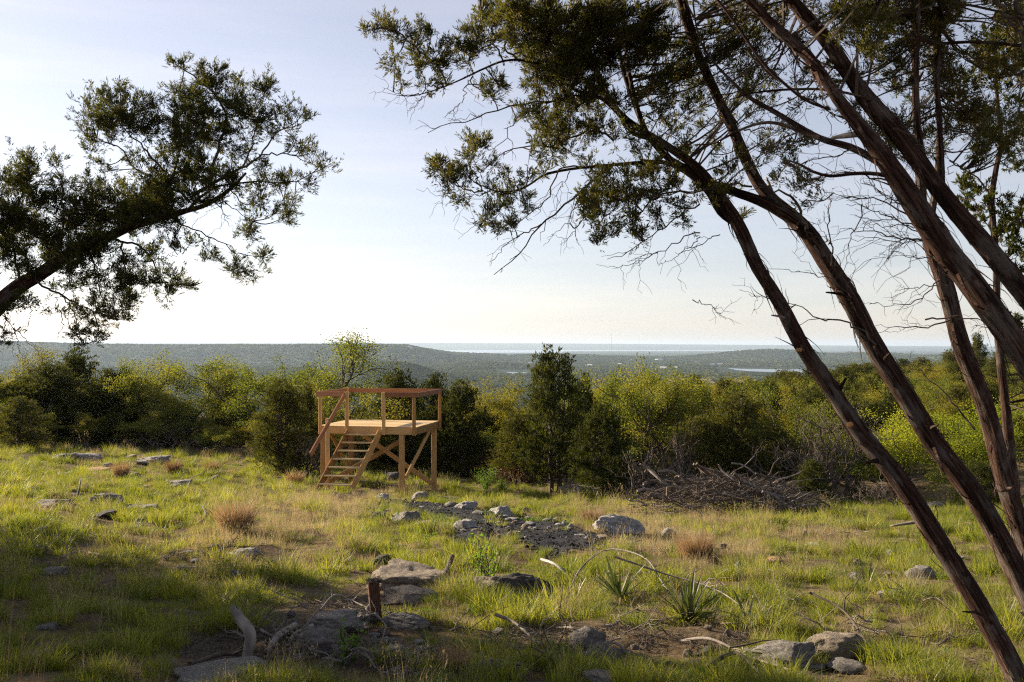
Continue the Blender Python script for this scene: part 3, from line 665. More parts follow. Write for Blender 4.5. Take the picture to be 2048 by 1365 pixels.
# diagonal braces on each side
def gzp(a_, b_): q = pp(a_, b_, 0); return float(zg(q[0], q[1]))
zu = zb - .14
board('brace', pp(PW - .15, .21, gzp(PW, 0) + .12), pp(.50, .21, zu - .15), .038, .138, M['wood'])
board('brace', pp(PW - .25, PD_ - .24, zu), pp(.15, PD_ - .24, gzp(0, PD_) + .2), .038, .138, M['wood'])
board('brace', pp(PW - .22, .35, zu), pp(PW - .22, PD_ - .2, gzp(PW, PD_) + .2), .038, .138, M['wood'])
board('brace', pp(.36, .18, gzp(.4, .1) + .45), pp(.20, PD_ - .25, zu + .02), .038, .138, M['wood'])
# stairs: two stringers, eight treads, one hand rail
TS = .36; sx_ = np.array([-math.sin(TS), -math.cos(TS), 0])
rise = 8 * .212; run = 1.92
def sp(a_, t): return pp(a_, -.03, ZD - .03) + sx_ * (t * run) + az * (-t * rise)
for a_ in (sR + .10, sL - .06):
    q = sp(a_, 1.0); board('stringer', sp(a_, .03) - az * .09, sp(a_, 1.06) - az * .09, .04, .235, M['wood'], up=(0, 0, 1))
for k in range(8):
    t = (k + .55) / 8.2 + .02; c0 = sp(sR + .125, t) - az * .045; c1 = sp(sL - .085, t) - az * .045
    board('tread', c0 - sx_ * .0, c1, .26, .038, M['wood_top'])
hp0 = pp(sL + .05, -.12, ZR - .10); hp1 = hp0 + sx_ * (run * .90) + az * (-rise * .90)
board('hand_rail', hp0, hp1 + ax * .04, .038, .138, M['wood_red'])
q = hp1 * .45 + hp0 * .55 + ax * .075
board('hand_rail_post', (q[0], q[1], float(zg(q[0], q[1])) - .1), (q[0], q[1], q[2] + .07), .088, .088, M['wood'], up=tuple(ay))

# ------------------------------------------------------------------ rocks
def rock_mesh(seed, sub=3, flat=.0, rough=.28):
    import bmesh
    from mathutils import noise as mn
    bm = bmesh.new(); bmesh.ops.create_icosphere(bm, subdivisions=sub, radius=1)
    r_ = random.Random(seed); off = Vector((r_.random() * 50, r_.random() * 50, r_.random() * 50))
    planes = [(Vector((r_.gauss(0, 1), r_.gauss(0, 1), r_.gauss(0, 1))).normalized(), r_.uniform(.5, .82)) for _ in range(13)]
    if flat: planes.append((Vector((r_.uniform(-.12, .12), r_.uniform(-.12, .12), 1)).normalized(), flat))
    for v in bm.verts:
        p = v.co.copy()
        for nrm, d in planes:
            k = p.dot(nrm)
            if k > d: p -= nrm * (k - d) * .96
        n_ = mn.fractal(p * 1.6 + off, .9, 2.2, 5); n2 = mn.noise(Vector((p.x * 1.5, p.y * 1.5, p.z * 9)) + off)
        n3 = mn.fractal(p * 6 + off, .8, 2.1, 3)
        v.co = p * (1 + rough * n_ * .6 + .045 * n3) + p.normalized() * n2 * .08
    me = bpy.data.meshes.new('rock'); bm.to_mesh(me); bm.free()
    me.polygons.foreach_set('use_smooth', np.ones(len(me.polygons), bool)); return me
RM = [rock_mesh(i, 5 if i < 6 else 3, .0 if i % 3 else .5) for i in range(12)]
ROCKXY = []
def rock(px, py, w, h, mt, label, group=None, name='rock', mi=None, tilt=0.0, cat='rock', depth=1.0, rz=None):
    """px,py: foot of the rock in the photo; w,h in photo px"""
    p = G(px, py); D = p[1]; sx, sz = w / F * D / 1.6, h / F * D
    me = RM[mi if mi is not None else R.randrange(len(RM))]
    me2 = me.copy(); me2.materials.clear(); me2.materials.append(mt)
    sy = sx * .85 * depth
    o = mkobj(name, me2, None, (p[0], D + sy * .7, p[2] + sz * (.3 if cat == 'stone' else .12)), (tilt, R.uniform(-.15, .15), R.uniform(-.5, .5) if rz is None else rz), (sx, sy, sz * .9))
    tag(o, label, cat, group); ROCKXY.append((p[0], D + sy * .7, max(sx, sy * .9))); ROCKXY.append((p[0], D - .02, sx * .8)); return o
g_, t_, w_, o_, d_ = M['rock_grey'], M['rock_tan'], M['rock_white'], M['rock_orange'], M['rock_dark']
for a_ in [
 (806, 1178, 150, 52, t_, 'largest flat-topped grey boulder, behind the brown stake', None, 'boulder', 0, .05),
 (763, 1134, 50, 27, d_, 'small dark boulder behind the largest boulder', None, 'boulder', 1),
 (812, 1212, 105, 32, t_, 'pale flat slab under the front edge of the largest boulder', None, 'rock', 3),
 (985, 1180, 62, 30, t_, 'light tan rock leaning against the long dark rock', None, 'rock', 2),
 (1042, 1212, 110, 50, d_, 'long dark grey rock sloping to the right in the grass', None, 'boulder', 4, .1),
 (1188, 1308, 72, 50, g_, 'rounded grey boulder below the left yucca', None, 'boulder', 5),
 (1204, 1330, 90, 32, g_, 'low grey rock in front of the rounded boulder', None, 'rock', 7),
 (1184, 1288, 22, 12, w_, 'small pale stone wedged against the rounded grey boulder', None, 'stone', 8),
 (1668, 1322, 130, 58, t_, 'large tan boulder at lower right with a fallen twig across it', None, 'boulder', 1),
 (1600, 1338, 120, 42, g_, 'rounded grey-tan rock in front of the large tan boulder', None, 'boulder', 5),
 (1700, 1352, 70, 26, g_, 'small grey rock at the right foot of the large tan boulder', None, 'rock', 6),
 (1553, 1138, 60, 27, o_, 'angular orange sandstone rock in the right meadow', None, 'rock', 9),
 (1852, 1156, 66, 26, g_, 'grey rock left of the leaning trunk in the right meadow', None, 'rock', 10),
 (1775, 1197, 36, 13, w_, 'small pale rock below the narrow-leaved yucca', None, 'stone', 11),
 (1628, 1099, 34, 14, w_, 'small white rock in the right meadow above the orange rock', None, 'stone', 6),
 (1520, 1090, 30, 12, t_, 'small tan rock among dry grass in the right meadow', None, 'stone', 7),
 (1238, 1072, 96, 36, w_, 'wide white rock at the right end of the burnt patch', None, 'boulder', 4),
 (1338, 1074, 34, 14, w_, 'small white rock right of the wide white rock', None, 'stone', 8),
 (1205, 1080, 40, 9, t_, 'flat pale stone before the wide white rock', None, 'stone', 9),
 (930, 1062, 52, 28, w_, 'white rock in front of the burnt patch', None, 'rock', 10),
 (1001, 1036, 42, 27, w_, 'ridged white rock standing in the middle of the burnt patch', None, 'rock', 2),
 (930, 1020, 44, 21, w_, 'pale rock at the upper edge of the burnt patch', None, 'rock', 1),
 (899, 1018, 24, 20, g_, 'small grey rock beside the pale rock of the burnt patch', None, 'rock', 11),
 (956, 1032, 26, 12, g_, 'low grey stone between two white rocks of the burnt patch', None, 'stone', 6),
 (812, 1050, 56, 31, g_, 'grey pointed boulder left of the burnt patch', None, 'boulder', 2),
 (752, 1052, 52, 22, d_, 'brownish rock left of the grey pointed boulder', None, 'rock', 7),
 (850, 1056, 44, 15, t_, 'flat tan slab between the pointed boulder and the white rock', None, 'rock', 3),
 (768, 1003, 26, 15, w_, 'small white rock under the near leg of the platform', None, 'stone', 5),
 (838, 1000, 40, 14, g_, 'grey rock right of the near platform leg', None, 'rock', 8),
 (790, 962, 30, 26, d_, 'dark rock seen under the platform', None, 'rock', 9),
 (1160, 994, 82, 26, M['rock_tan'], 'long pinkish limestone block at the foot of the junipers', None, 'boulder', 3),
 (480, 1122, 66, 27, w_, 'pale rock with dead twigs in the shaded left meadow', None, 'rock', 1),
 (382, 1146, 40, 16, t_, 'small rock left of the pale rock with twigs', None, 'stone', 10),
 (103, 1018, 66, 21, g_, 'low grey rock in grass, leftmost of the left meadow rocks', None, 'rock', 2),
 (205, 1010, 60, 20, g_, 'low grey rock, upper middle of the left meadow rocks', None, 'rock', 4),
 (268, 1028, 66, 22, g_, 'broad grey rock, right one of the left meadow rocks', None, 'rock', 0),
 (207, 1036, 44, 15, d_, 'dark grey rock, lowest of the left meadow rocks', None, 'rock', 6),
 (350, 974, 52, 15, g_, 'flat grey rock below the reddish bunchgrasses', None, 'rock', 3),
 (430, 968, 40, 15, g_, 'small flat rock with a dead branch beside it', None, 'rock', 7),
 (120, 924, 60, 19, g_, 'broken limestone ledge at upper left, left piece', None, 'rock', 1),
 (170, 922, 66, 19, g_, 'broken limestone ledge at upper left, right piece', None, 'rock', 9),
 (298, 925, 60, 14, g_, 'flat limestone slab right of the broken ledge', None, 'rock', 3),
 (188, 944, 50, 9, M['rock_orange'], 'flat red-brown slab below the broken ledge', None, 'rock', 6),
 (665, 1262, 110, 34, g_, 'long flat slab left of the brown stake', None, 'rock', 3),
 (648, 1312, 92, 48, g_, 'grey boulder behind the small green sprig at lower left centre', None, 'boulder', 5),
 (722, 1248, 60, 22, g_, 'pale flat rock at the foot of the brown stake', None, 'rock', 0),
 (785, 1322, 74, 32, g_, 'pale rock right of the green sprig', None, 'rock', 10),
 (842, 1318, 44, 18, w_, 'small white stone right of the pale rock', None, 'stone', 8),
 (810, 1268, 90, 24, g_, 'low rock right of the brown stake foot', None, 'rock', 4),
 (516, 1308, 44, 24, o_, 'pale rock with an orange broken face beside the driftwood', None, 'rock', 9),
 (598, 1322, 26, 14, w_, 'small white stone between dead branches at lower left', None, 'stone', 2),
 (400, 1380, 180, 28, g_, 'broad pale rock cut by the lower edge of the view', None, 'boulder', 0),
 (512, 1348, 40, 26, t_, 'small rock right of the driftwood foot', None, 'rock', 11),
 (978, 1345, 60, 16, d_, 'low dark stone in shaded grass at bottom centre', None, 'stone', 6),
 (1215, 1372, 90, 16, g_, 'flat grey rock at the bottom edge below the rounded boulder', None, 'rock', 3),
 (1420, 1318, 50, 18, d_, 'dark stone in the bare soil under the middle yucca', None, 'stone', 7),
 (60, 1110, 50, 14, g_, 'low rock at the left edge of the shaded meadow', None, 'rock', 8),
 (90, 1152, 60, 13, g_, 'flat rock near the left edge in a streak of sun', None, 'rock', 3),
 (170, 1130, 36, 12, t_, 'small tan stone in the sun streak at left', None, 'stone', 2),
 (85, 1270, 50, 14, g_, 'dim rock in deep shade at lower left', None, 'stone', 9),
 (1940, 1060, 40, 16, o_, 'brown rock between the trunks at right', None, 'stone', 10),
 (1870, 1020, 44, 20, d_, 'dark rock under the bright oaks at right', None, 'rock', 11)]:
    rock(*a_)
# scattered stones, countable but alike
def pebble_field(n, cx, cy, rx, ry, group, label, mts, smin, smax):
    for k in range(n):
        an = R.uniform(0, 6.28); r = math.sqrt(R.random())
        rock(cx + rx * r * math.cos(an), cy + ry * r * math.sin(an), R.uniform(smin, smax), R.uniform(smin, smax) * .45, R.choice(mts), label, group, 'stone', R.randrange(6, 12), cat='stone')
pebble_field(60, 1020, 1052, 130, 28, 'small stones in the burnt patch', 'small pale stone in the burnt black patch', [w_, w_, t_, g_], 8, 24)
pebble_field(16, 820, 1015, 75, 18, 'small stones near the platform', 'small grey stone in the burnt ground below the platform', [w_, g_], 7, 15)
pebble_field(12, 1180, 1085, 60, 12, 'stones at the right of the burnt patch', 'small pale stone at the right tip of the burnt patch', [w_, t_], 8, 18)
pebble_field(44, 700, 1285, 190, 60, 'stones around the brown stake', 'small stone in shaded litter around the brown stake', [g_, t_, g_, w_], 10, 34)
pebble_field(24, 1000, 1310, 130, 40, 'stones in the shade at bottom centre', 'small stone in shaded grass at bottom centre', [g_, t_, d_], 10, 28)
pebble_field(22, 430, 1130, 120, 30, 'stones around the pale rock with twigs', 'small stone near the pale rock with dead twigs', [g_, t_, w_], 10, 26)
pebble_field(16, 1660, 1315, 110, 36, 'stones around the large tan boulder', 'small stone beside the large tan boulder', [g_, t_], 12, 34)
pebble_field(22, 1700, 1100, 280, 70, 'stones of the right meadow', 'small stone half hidden in grass of the right meadow', [g_, t_, w_], 10, 28)
pebble_field(18, 200, 1000, 190, 90, 'stones of the left meadow', 'small stone half hidden in grass of the left meadow', [g_, t_, w_], 10, 30)
pebble_field(12, 1400, 1300, 170, 45, 'stones below the yuccas', 'small stone in bare soil below the yuccas', [g_, t_, d_], 10, 30)

# burnt patch: a sheet of black soil following the ground, and lumps of charcoal on it
BURN = [(780, 1010, 30, 9), (830, 1013, 46, 9), (880, 1021, 56, 10), (930, 1035, 55, 18), (985, 1048, 60, 20), (1040, 1058, 75, 24), (1090, 1066, 70, 22), (1150, 1072, 50, 11), (1245, 1072, 50, 7), (940, 1062, 36, 10)]
BW = []
for x_, y_, rx_, ry_ in BURN:
    c = G(x_, y_); e1 = G(x_ + rx_, y_); e2 = G(x_, y_ - ry_); BW.append((c[0], c[1], abs(e1[0] - c[0]), abs(e2[1] - c[1])))
def burn_at(x, y):
    s = np.full_like(np.asarray(x, float), -9.0)
    for cx_, cy_, a1, a2 in BW: s = np.maximum(s, 1 - np.sqrt(((x - cx_) / a1) ** 2 + ((y - cy_) / a2) ** 2))
    return s + .13 * waves(x, y, .8) + .1 * waves(x, y, .33)
bx0, bx1 = min(b[0] - b[2] for b in BW) - .3, max(b[0] + b[2] for b in BW) + .3
by0, by1 = min(b[1] - b[3] for b in BW) - .3, max(b[1] + b[3] for b in BW) + .3
nx, ny = int((bx1 - bx0) / .06), int((by1 - by0) / .08)
X, Y = np.meshgrid(np.linspace(bx0, bx1, nx), np.linspace(by0, by1, ny)); Bm = burn_at(X, Y)
Z = zg(X, Y) + .004 + .03 * sst(Bm, 0, .3) + .02 * np.clip(waves(X, Y, .17), 0, 1) * sst(Bm, 0, .3)
ii, jj = np.meshgrid(np.arange(ny - 1), np.arange(nx - 1), indexing='ij')
kq = (Bm[:-1, :-1] > .04).ravel(); fq = np.stack([ii * nx + jj, ii * nx + jj + 1, (ii + 1) * nx + jj + 1, (ii + 1) * nx + jj], -1).reshape(-1, 4)[kq]
g = Geo(); g.add(np.stack([X, Y, Z], -1).reshape(-1, 3), fq)
tag(g.obj('burnt_ground', M['char'], smooth=True), 'black burnt soil of an old brush fire', kind='structure')
g = Geo(); n = 0
while n < 1900:
    x, y = R.uniform(bx0, bx1), R.uniform(by0, by1)
    if burn_at(x, y) + R.gauss(0, .12) < .10: continue
    s = R.uniform(.006, .024); zz = float(zg(x, y)) + .03; q = rng.normal(size=(8, 3)) * s * .25
    base = np.array([(i, j, k) for k in (-1, 1) for i, j in ((-1, -1), (1, -1), (1, 1), (-1, 1))]) * np.array([s, s * .7, s * .6]) + q; ca, sa = math.cos(n * 1.7), math.sin(n * 1.7); base = np.stack([base[:, 0] * ca - base[:, 1] * sa, base[:, 0] * sa + base[:, 1] * ca, base[:, 2] + base[:, 0] * .4], -1) + [x, y, zz]
    g.add(base, [(0, 3, 2, 1), (4, 5, 6, 7), (0, 1, 5, 4), (1, 2, 6, 5), (2, 3, 7, 6), (3, 0, 4, 7)]); n += 1
tag(g.obj('charcoal', M['char']), 'lumps of charcoal lying on the burnt patch', kind='stuff')

# ------------------------------------------------------------------ sticks, driftwood, stake
def bark_tube(name, P, rad, n=10, parent=None, mt=None, K=None, rough=.12, squash=1.0, seed=0, ridges=3.0, st=True):
    """trunk with lumps and long bark ridges; P (K,3), rad (K,)"""
    Q = catmull(np.hstack([arr(P), np.asarray(rad, float)[:, None]]), K or 24); r = np.maximum(Q[:, 3], .0008); Q = Q[:, :3]; K = len(Q)
    T = norm(np.gradient(Q, axis=0)); d = norm(Q[-1] - Q[0])
    ref = np.array([1., .13, 0]) if abs(d[2]) > .85 else np.array([.1, .07, 1.])
    A = norm(np.cross(T, ref)); B = np.cross(T, A)
    ph = np.arange(n) * 2 * math.pi / n; s = np.concatenate([[0], np.cumsum(np.linalg.norm(np.diff(Q, axis=0), axis=1))])
    rn = np.random.default_rng(seed + 5); k1 = rn.random(8) * 6
    PH, S = np.meshgrid(ph, s)
    lump = (np.sin(PH * 2 + S * 2.1 + k1[0]) + np.sin(PH * 3 - S * 3.7 + k1[1]) + .7 * np.sin(PH + S * 9 + k1[2])) / 2.7
    rid = np.abs(np.sin(PH * ridges + np.sin(S * 5 + k1[3]) * 1.2 + k1[4])) + .6 * np.abs(np.sin(PH * ridges * 2.3 + np.sin(S * 7 + k1[5]) * 1.1)) - .9
    fin = rn.normal(size=PH.shape) * .25
    rr_ = r[:, None] * (1 + rough * (lump * .9 + rid * .8 + fin * .5))
    V = Q[:, None] + rr_[..., None] * (A[:, None] * np.cos(ph)[:, None] * squash + B[:, None] * np.sin(ph)[:, None])
    k = np.arange(K - 1)[:, None]; j = np.arange(n)[None]; j2 = (j + 1) % n
    f = np.stack([k * n + j, k * n + j2, (k + 1) * n + j2, (k + 1) * n + j], -1).reshape(-1, 4)
    STV = np.stack([np.cos(PH) * r[:, None], np.sin(PH) * r[:, None], S * 1.0 + seed], -1).reshape(-1, 3)
    g = Geo(); g.add(V.reshape(-1, 3), f, .5, STV)
    # end caps
    for e_ in (0, K - 1):
        c = V[e_].mean(0); idx = [e_ * n + q for q in range(n)]; g.v.append(np.array([c], np.float32)); g.s.append(np.array([[0, 0, s[e_]]], np.float32)); ci_ = g.n; g.n += 1
        ff = [(idx[q], idx[(q + 1) % n], ci_, ci_) for q in range(0, n)]
        # degenerate-free: use pairs of rim edges
        ff = [(idx[q], idx[(q + 1) % n], idx[(q + 2) % n], ci_) for q in range(0, n - 1, 2)]
        g.f.append(np.array(ff)); g.a.append(np.full(len(ff), .5, np.float32))
    return g.obj(name, mt or M['bark'], parent, smooth=True)

def stick(pxs, r0, r1, label, mt='driftwood', name='dead_branch', lift=0.0, cat='branch', side=0, group=None):
    """pxs: (px, py, height above ground m) points on the ground"""
    P = []
    for px, py, h in pxs: q = G(px, py); P.append(q + [0, 0, h + lift])
    k = len(P); rad = np.linspace(r0, r1, k)
    if side == 0: o = bark_tube(name, P, rad, 8, None, M[mt], 26, .2, seed=R.randrange(99)); return tag(o, label, cat, group)
    P = arr(P); Q = catmull(P, 20); t = thing(name, label, cat, tuple(P[0]), group)
    m_ = bark_tube('stem', Q - P[0], np.linspace(r0, r1, 20), 8, t, M[mt], 26, .2, seed=R.randrange(99))
    g = Geo()
    for _ in range(side):
        i = R.randrange(4, 18); d = norm(norm(Q[i + 1] - Q[i]) * .7 + rng.normal(size=3) * .5 + [0, 0, .15]); L = R.uniform(.12, .4)
        tubes(g, jitter_line(Q[i] - P[0], Q[i] - P[0] + d * L, 6, .06), np.linspace(r1 * .9 + .002, .0012, 6), 4)
    g.obj('twigs', M[mt], t, smooth=True); return t

DW = 5.35
def P3d(px, py, D, h=0): q = P3(px, py, D); return q + [0, 0, h]
# upright grey driftwood at lower left
P = [P3(515, 1385, 5.0), P3(492, 1330, 5.02), P3(500, 1270, 5.05), P3(478, 1235, 5.08), P3(462, 1212, 5.1)]
tag(bark_tube('driftwood', P, [.022, .024, .027, .024, .008], 14, None, M['driftwood'], 50, .22, .7, 3), 'bent grey driftwood stump standing up at lower left', 'driftwood')
for a_ in [
 ([(505, 1262, .02), (535, 1278, .03), (560, 1286, .02)], .012, .006, 'short pale branch right of the driftwood', 'driftwood', 1),
 ([(590, 1272, .05), (560, 1290, .06), (530, 1318, .02)], .020, .016, 'thick mossy grey branch slanting beside the driftwood', 'driftwood', 0),
 ([(625, 1268, .05), (590, 1290, .06), (575, 1302, .01)], .012, .008, 'second slanting branch behind the mossy branch', 'driftwood', 2),
 ([(540, 1328, .03), (620, 1320, .07), (700, 1315, .07), (760, 1326, .02)], .011, .006, 'long brown branch lying across the litter at bottom left centre', 'twig_grey', 3),
 ([(380, 1338, .02), (450, 1330, .05), (540, 1340, .06), (600, 1330, .03)], .014, .006, 'long dark branch in front of the driftwood', 'twig', 4),
 ([(520, 1358, .03), (570, 1348, .06), (640, 1332, .04)], .016, .010, 'broken branch at the bottom, right of the driftwood', 'twig', 2),
 ([(640, 1232, .02), (670, 1215, .08), (700, 1214, .05), (735, 1222, .02)], .010, .004, 'grey branch left of the brown stake', 'driftwood', 4),
 ([(990, 1262, .1), (1030, 1278, .09), (1080, 1300, .03)], .012, .006, 'dead branch fallen over bare soil in the centre', 'driftwood', 3),
 ([(1082, 1144, .12), (1110, 1152, .1), (1140, 1162, .03)], .014, .010, 'pale debarked stick lying in the sunny grass', 'rock_white', 0),
 ([(1360, 1290, .02), (1420, 1305, .06), (1500, 1325, .03), (1580, 1350, .02)], .010, .004, 'thin long branch in front of the middle yucca', 'driftwood', 4),
 ([(1620, 1262, .25), (1690, 1290, .20), (1750, 1322, .02)], .008, .004, 'thin curved twig hanging over the large tan boulder', 'twig', 3),
 ([(1400, 1352, .02), (1470, 1340, .08), (1530, 1372, .02)], .016, .006, 'dead branch at the bottom edge below the yuccas', 'twig', 3),
 ([(398, 1052, .0), (412, 1045, .09), (405, 1035, .17)], .022, .009, 'black burnt stub leaning in front of the reddish grass', 'char', 0),
 ([(152, 1000, .0), (158, 990, .1), (162, 978, .22)], .02, .008, 'thin black stub standing in the left meadow', 'char', 0),
 ([(368, 1000, .02), (382, 975, .2), (398, 970, .26), (412, 962, .3)], .016, .006, 'forked dead branch standing in the left meadow', 'driftwood', 5),
 ([(885, 1165, .0), (898, 1150, .09), (905, 1142, .15)], .03, .02, 'dark broken stump piece right of the largest boulder', 'twig', 0),
 ([(1165, 1022, .0), (1160, 1008, .2), (1150, 990, .4)], .010, .004, 'thin bent dead sapling right of the burnt patch', 'twig', 2),
 ([(1392, 1065, .0), (1402, 1050, .15), (1420, 1030, .35)], .010, .003, 'thin dead sapling in front of the brush pile', 'twig_grey', 3),
 ([(945, 1320, .02), (1000, 1335, .03), (1060, 1345, .02)], .010, .006, 'weathered stick in shaded grass at bottom centre', 'driftwood', 1),
 ([(230, 1122, .02), (160, 1112, .03), (120, 1120, .02)], .014, .008, 'grey stick in the shade of the left meadow', 'driftwood', 2),
 ([(420, 1128, .02), (450, 1105, .05), (500, 1100, .03)], .010, .004, 'dark twig bundle lying against the pale left rock', 'twig', 8)]:
    stick(a_[0], a_[1], a_[2], a_[3], a_[4], 'dead_branch', side=a_[5])
for k in range(46):
    zone, (x0, x1, y0, y1) = R.choice([('shaded litter at bottom left centre', (380, 860, 1215, 1360)), ('bare soil around the yuccas', (1090, 1560, 1160, 1350)), ('sunny grass of the right meadow', (1560, 1960, 1070, 1300)), ('shaded litter at bottom left centre', (520, 1000, 1230, 1360))])
    x_, y_ = R.uniform(x0, x1), R.uniform(y0, y1); an = R.uniform(-.6, .6) + (math.pi if R.random() < .5 else 0); L_ = R.uniform(35, 110)
    stick([(x_ + L_ * math.cos(an) * t, y_ + L_ * .35 * math.sin(an) * t, R.uniform(.01, .09) * (1 if 0 < t < 1 else .4)) for t in (0, .35, .7, 1)], R.uniform(.004, .011), .002, 'thin dead branch lying in the ' + zone, R.choice(['driftwood', 'twig_grey', 'driftwood', 'twig']) if k % 9 == 0 else R.choice(['driftwood', 'twig_grey']), side=R.randint(3, 9), group='dead branches in the ' + zone)
# the arched dead branches over the yuccas
for P_, lab in (([(1130, 1200, .0), (1165, 1185, .22), (1215, 1178, .34), (1290, 1190, .30), (1340, 1215, .12), (1420, 1222, .02)], 'arched dead branch curving over the left yucca'),
                ([(1230, 1190, .30), (1330, 1205, .22), (1430, 1215, .14), (1500, 1232, .02)], 'long thin dead branch passing behind the middle yucca')):
    stick(P_, .0075, .0035, lab, 'driftwood', side=9)

def stake():
    p = G(752, 1242); D = p[1]; t = thing('stake', 'square rusty brown wooden stake with a frayed dark top', 'stake', tuple(p))
    h = (1242 - 1165) / F * D; w = 22 / F * D / 2
    g = Geo(); 
    for k in range(5):      # split slabs of the post
        x0 = -w + k * w * .4; z1 = h * R.uniform(.93, 1.04)
        g.box((x0 + .001, -w * .8, -.12), (x0 + w * .4 - .001, w * .8 * R.uniform(.7, 1), z1))
    o = g.obj('post', M['stake'], t); o.rotation_euler = (.03, -.08, .3)
    g = Geo(); n = 260
    b_ = np.stack([U(-w * 1.3, w * 1.3, n) - .012, U(-w, w, n), U(h * .94, h * 1.04, n)], -1); d = rng.normal(size=(n, 3)) * [1, 1, .5] + [0, 0, .25]
    for i in range(n): tubes(g, jitter_line(b_[i], b_[i] + d[i] / np.linalg.norm(d[i]) * U(.014, .045), 4, .1), [.0016, .0014, .001, .0006], 3)
    g.obj('frayed_top', M['rock_dark'], t); ROCKXY.append((p[0], p[1], .04))
stake()

# ------------------------------------------------------------------ brush piles of cut branches
def brush_pile(label, cx, cy, w, dep, h, nbr, ntw, mt, D=None, lean=0.0, mt2='driftwood'):
    p = G(cx, cy); D = p[1]; Wm, Hm = w / F * D, h / F * D; t = thing('brush_pile', label, 'brush pile', (p[0], p[1] + dep * .5, p[2]))
    def pt(f=1.0):
        x = R.gauss(0, .32) * Wm * .8; x = max(-Wm * .55, min(Wm * .55, x)); y = R.uniform(-.5, .5) * dep
        top = Hm * max(.06, 1 - (abs(x) / (Wm * .56)) ** 1.6) * max(.15, 1 - (abs(y) / (dep * .7)) ** 2)
        return np.array([x, y, R.uniform(.05, 1) ** .6 * top * f])
    for k in range(nbr):
        c = pt(1.0 if k % 3 else 1.25); L = R.uniform(.5, 1.7); an = R.gauss(lean, .5); d = np.array([math.cos(an), R.uniform(-.5, .5), math.sin(R.gauss(-.05, .38))])
        P = jitter_line(c - d * L / 2, c + d * L / 2, 6, .05); P[:, 2] = np.maximum(P[:, 2], .02)
        r0 = R.uniform(.010, .036); bark_tube('branch', P, np.linspace(r0, r0 * .35, 6), 6, t, M[R.choice([mt, mt2, 'twig', 'twig', 'twig_grey'])], 10, .12, seed=k)
    g = Geo(); Ps = []
    for k in range(ntw):
        c = pt(1.06); L = R.uniform(.25, .9); an = R.gauss(lean, .7); d = np.array([math.cos(an), R.uniform(-.8, .8), math.sin(R.gauss(.02, .35))])
        P = jitter_line(c - d * L / 2, c + d * L / 2, 6, .06); P[:, 2] = np.maximum(P[:, 2], .01); Ps.append(P)
    rr0 = U(.003, .008, ntw)[:, None] * np.linspace(1, .35, 6)[None]
    tubes(g, np.array(Ps), rr0, 4); o = g.obj('twigs', M['twig_grey'], t); tag(o, kind='stuff'); return t
brush_pile('large grey brush pile of cut branches before the junipers at right', 1500, 1034, 350, 2.8, 58, 150, 1300, 'driftwood', lean=-.15)
brush_pile('low spread of grey cut branches left of the large brush pile', 1345, 1008, 190, 2.2, 36, 60, 480, 'twig_grey', lean=.1)
brush_pile('grey brush pile at the foot of the oaks left of the platform', 300, 893, 150, 3.0, 40, 24, 600, 'twig_grey')
brush_pile('tangle of dead wood under the platform', 800, 935, 130, 2.4, 50, 12, 260, 'twig')
# red-brown broken trunk sticking out of the large pile
o = bark_tube('broken_trunk', [GX(1398, 25.3) + [0, 0, .95], GX(1440, 25.0) + [0, 0, .62], GX(1475, 24.8) + [0, 0, .42], GX(1515, 24.5) + [0, 0, .18]], [.05, .055, .045, .05], 10, None, M['cutwood'], 30, .3)
tag(o, 'split red-brown cedar trunk leaning out of the large brush pile', 'log')
def dead_heap(label, px, py, w, h, dep, n, mt='dead_leaf'):
    p = G(px, py); D = p[1]; Wm, Hm = w / F * D / 2, h / F * D; t = thing('dead_brush', label, 'dead brush', (p[0], p[1] + dep * .5, p[2]))
    c = norm(rng.normal(size=(n, 3))) * rng.random((n, 1)) ** .35; c[:, 2] = np.abs(c[:, 2]); c = c * [Wm, dep / 2, Hm] * (1 + .18 * rng.normal(size=(n, 1)))
    c[:, 2] = np.abs(c[:, 2])
    g = Geo(); K = 10; base = np.repeat(c, K, 0) + rng.normal(size=(n * K, 3)) * .03; d = np.repeat(norm(rng.normal(size=(n, 3)) + [0, 0, .5]), K, 0) + rng.normal(size=(n * K, 3)) * .5
    blades(g, base, d, U(.03, .08, n * K), U(.008, .02, n * K)); tag(g.obj('dead_foliage', M[mt], t), kind='stuff')
    g = Geo(); Ps = np.array([jitter_line(c[i] * .3, c[i] * R.uniform(.95, 1.2) + rng.normal(size=3) * .05, 6, .06) for i in range(min(n, 260))])
    tubes(g, Ps, np.linspace(.008, .002, 6), 3); g.obj('branches', M['twig'], t); return t
dead_heap('red-brown dead juniper heap right of the platform', 940, 955, 170, 52, 2.2, 900)
dead_heap('low brown dead brush between the green shrub and the tallest juniper', 1030, 975, 130, 34, 2.0, 500)
dead_heap('rust-brown dead juniper heap left of the crooked-trunk oak', 402, 885, 66, 38, 1.6, 520)
dead_heap('dark brown dead brush under the left oaks', 480, 893, 110, 26, 2.0, 420)
dead_heap('rusty dead brush seen through the platform legs', 735, 925, 120, 55, 1.6, 420)

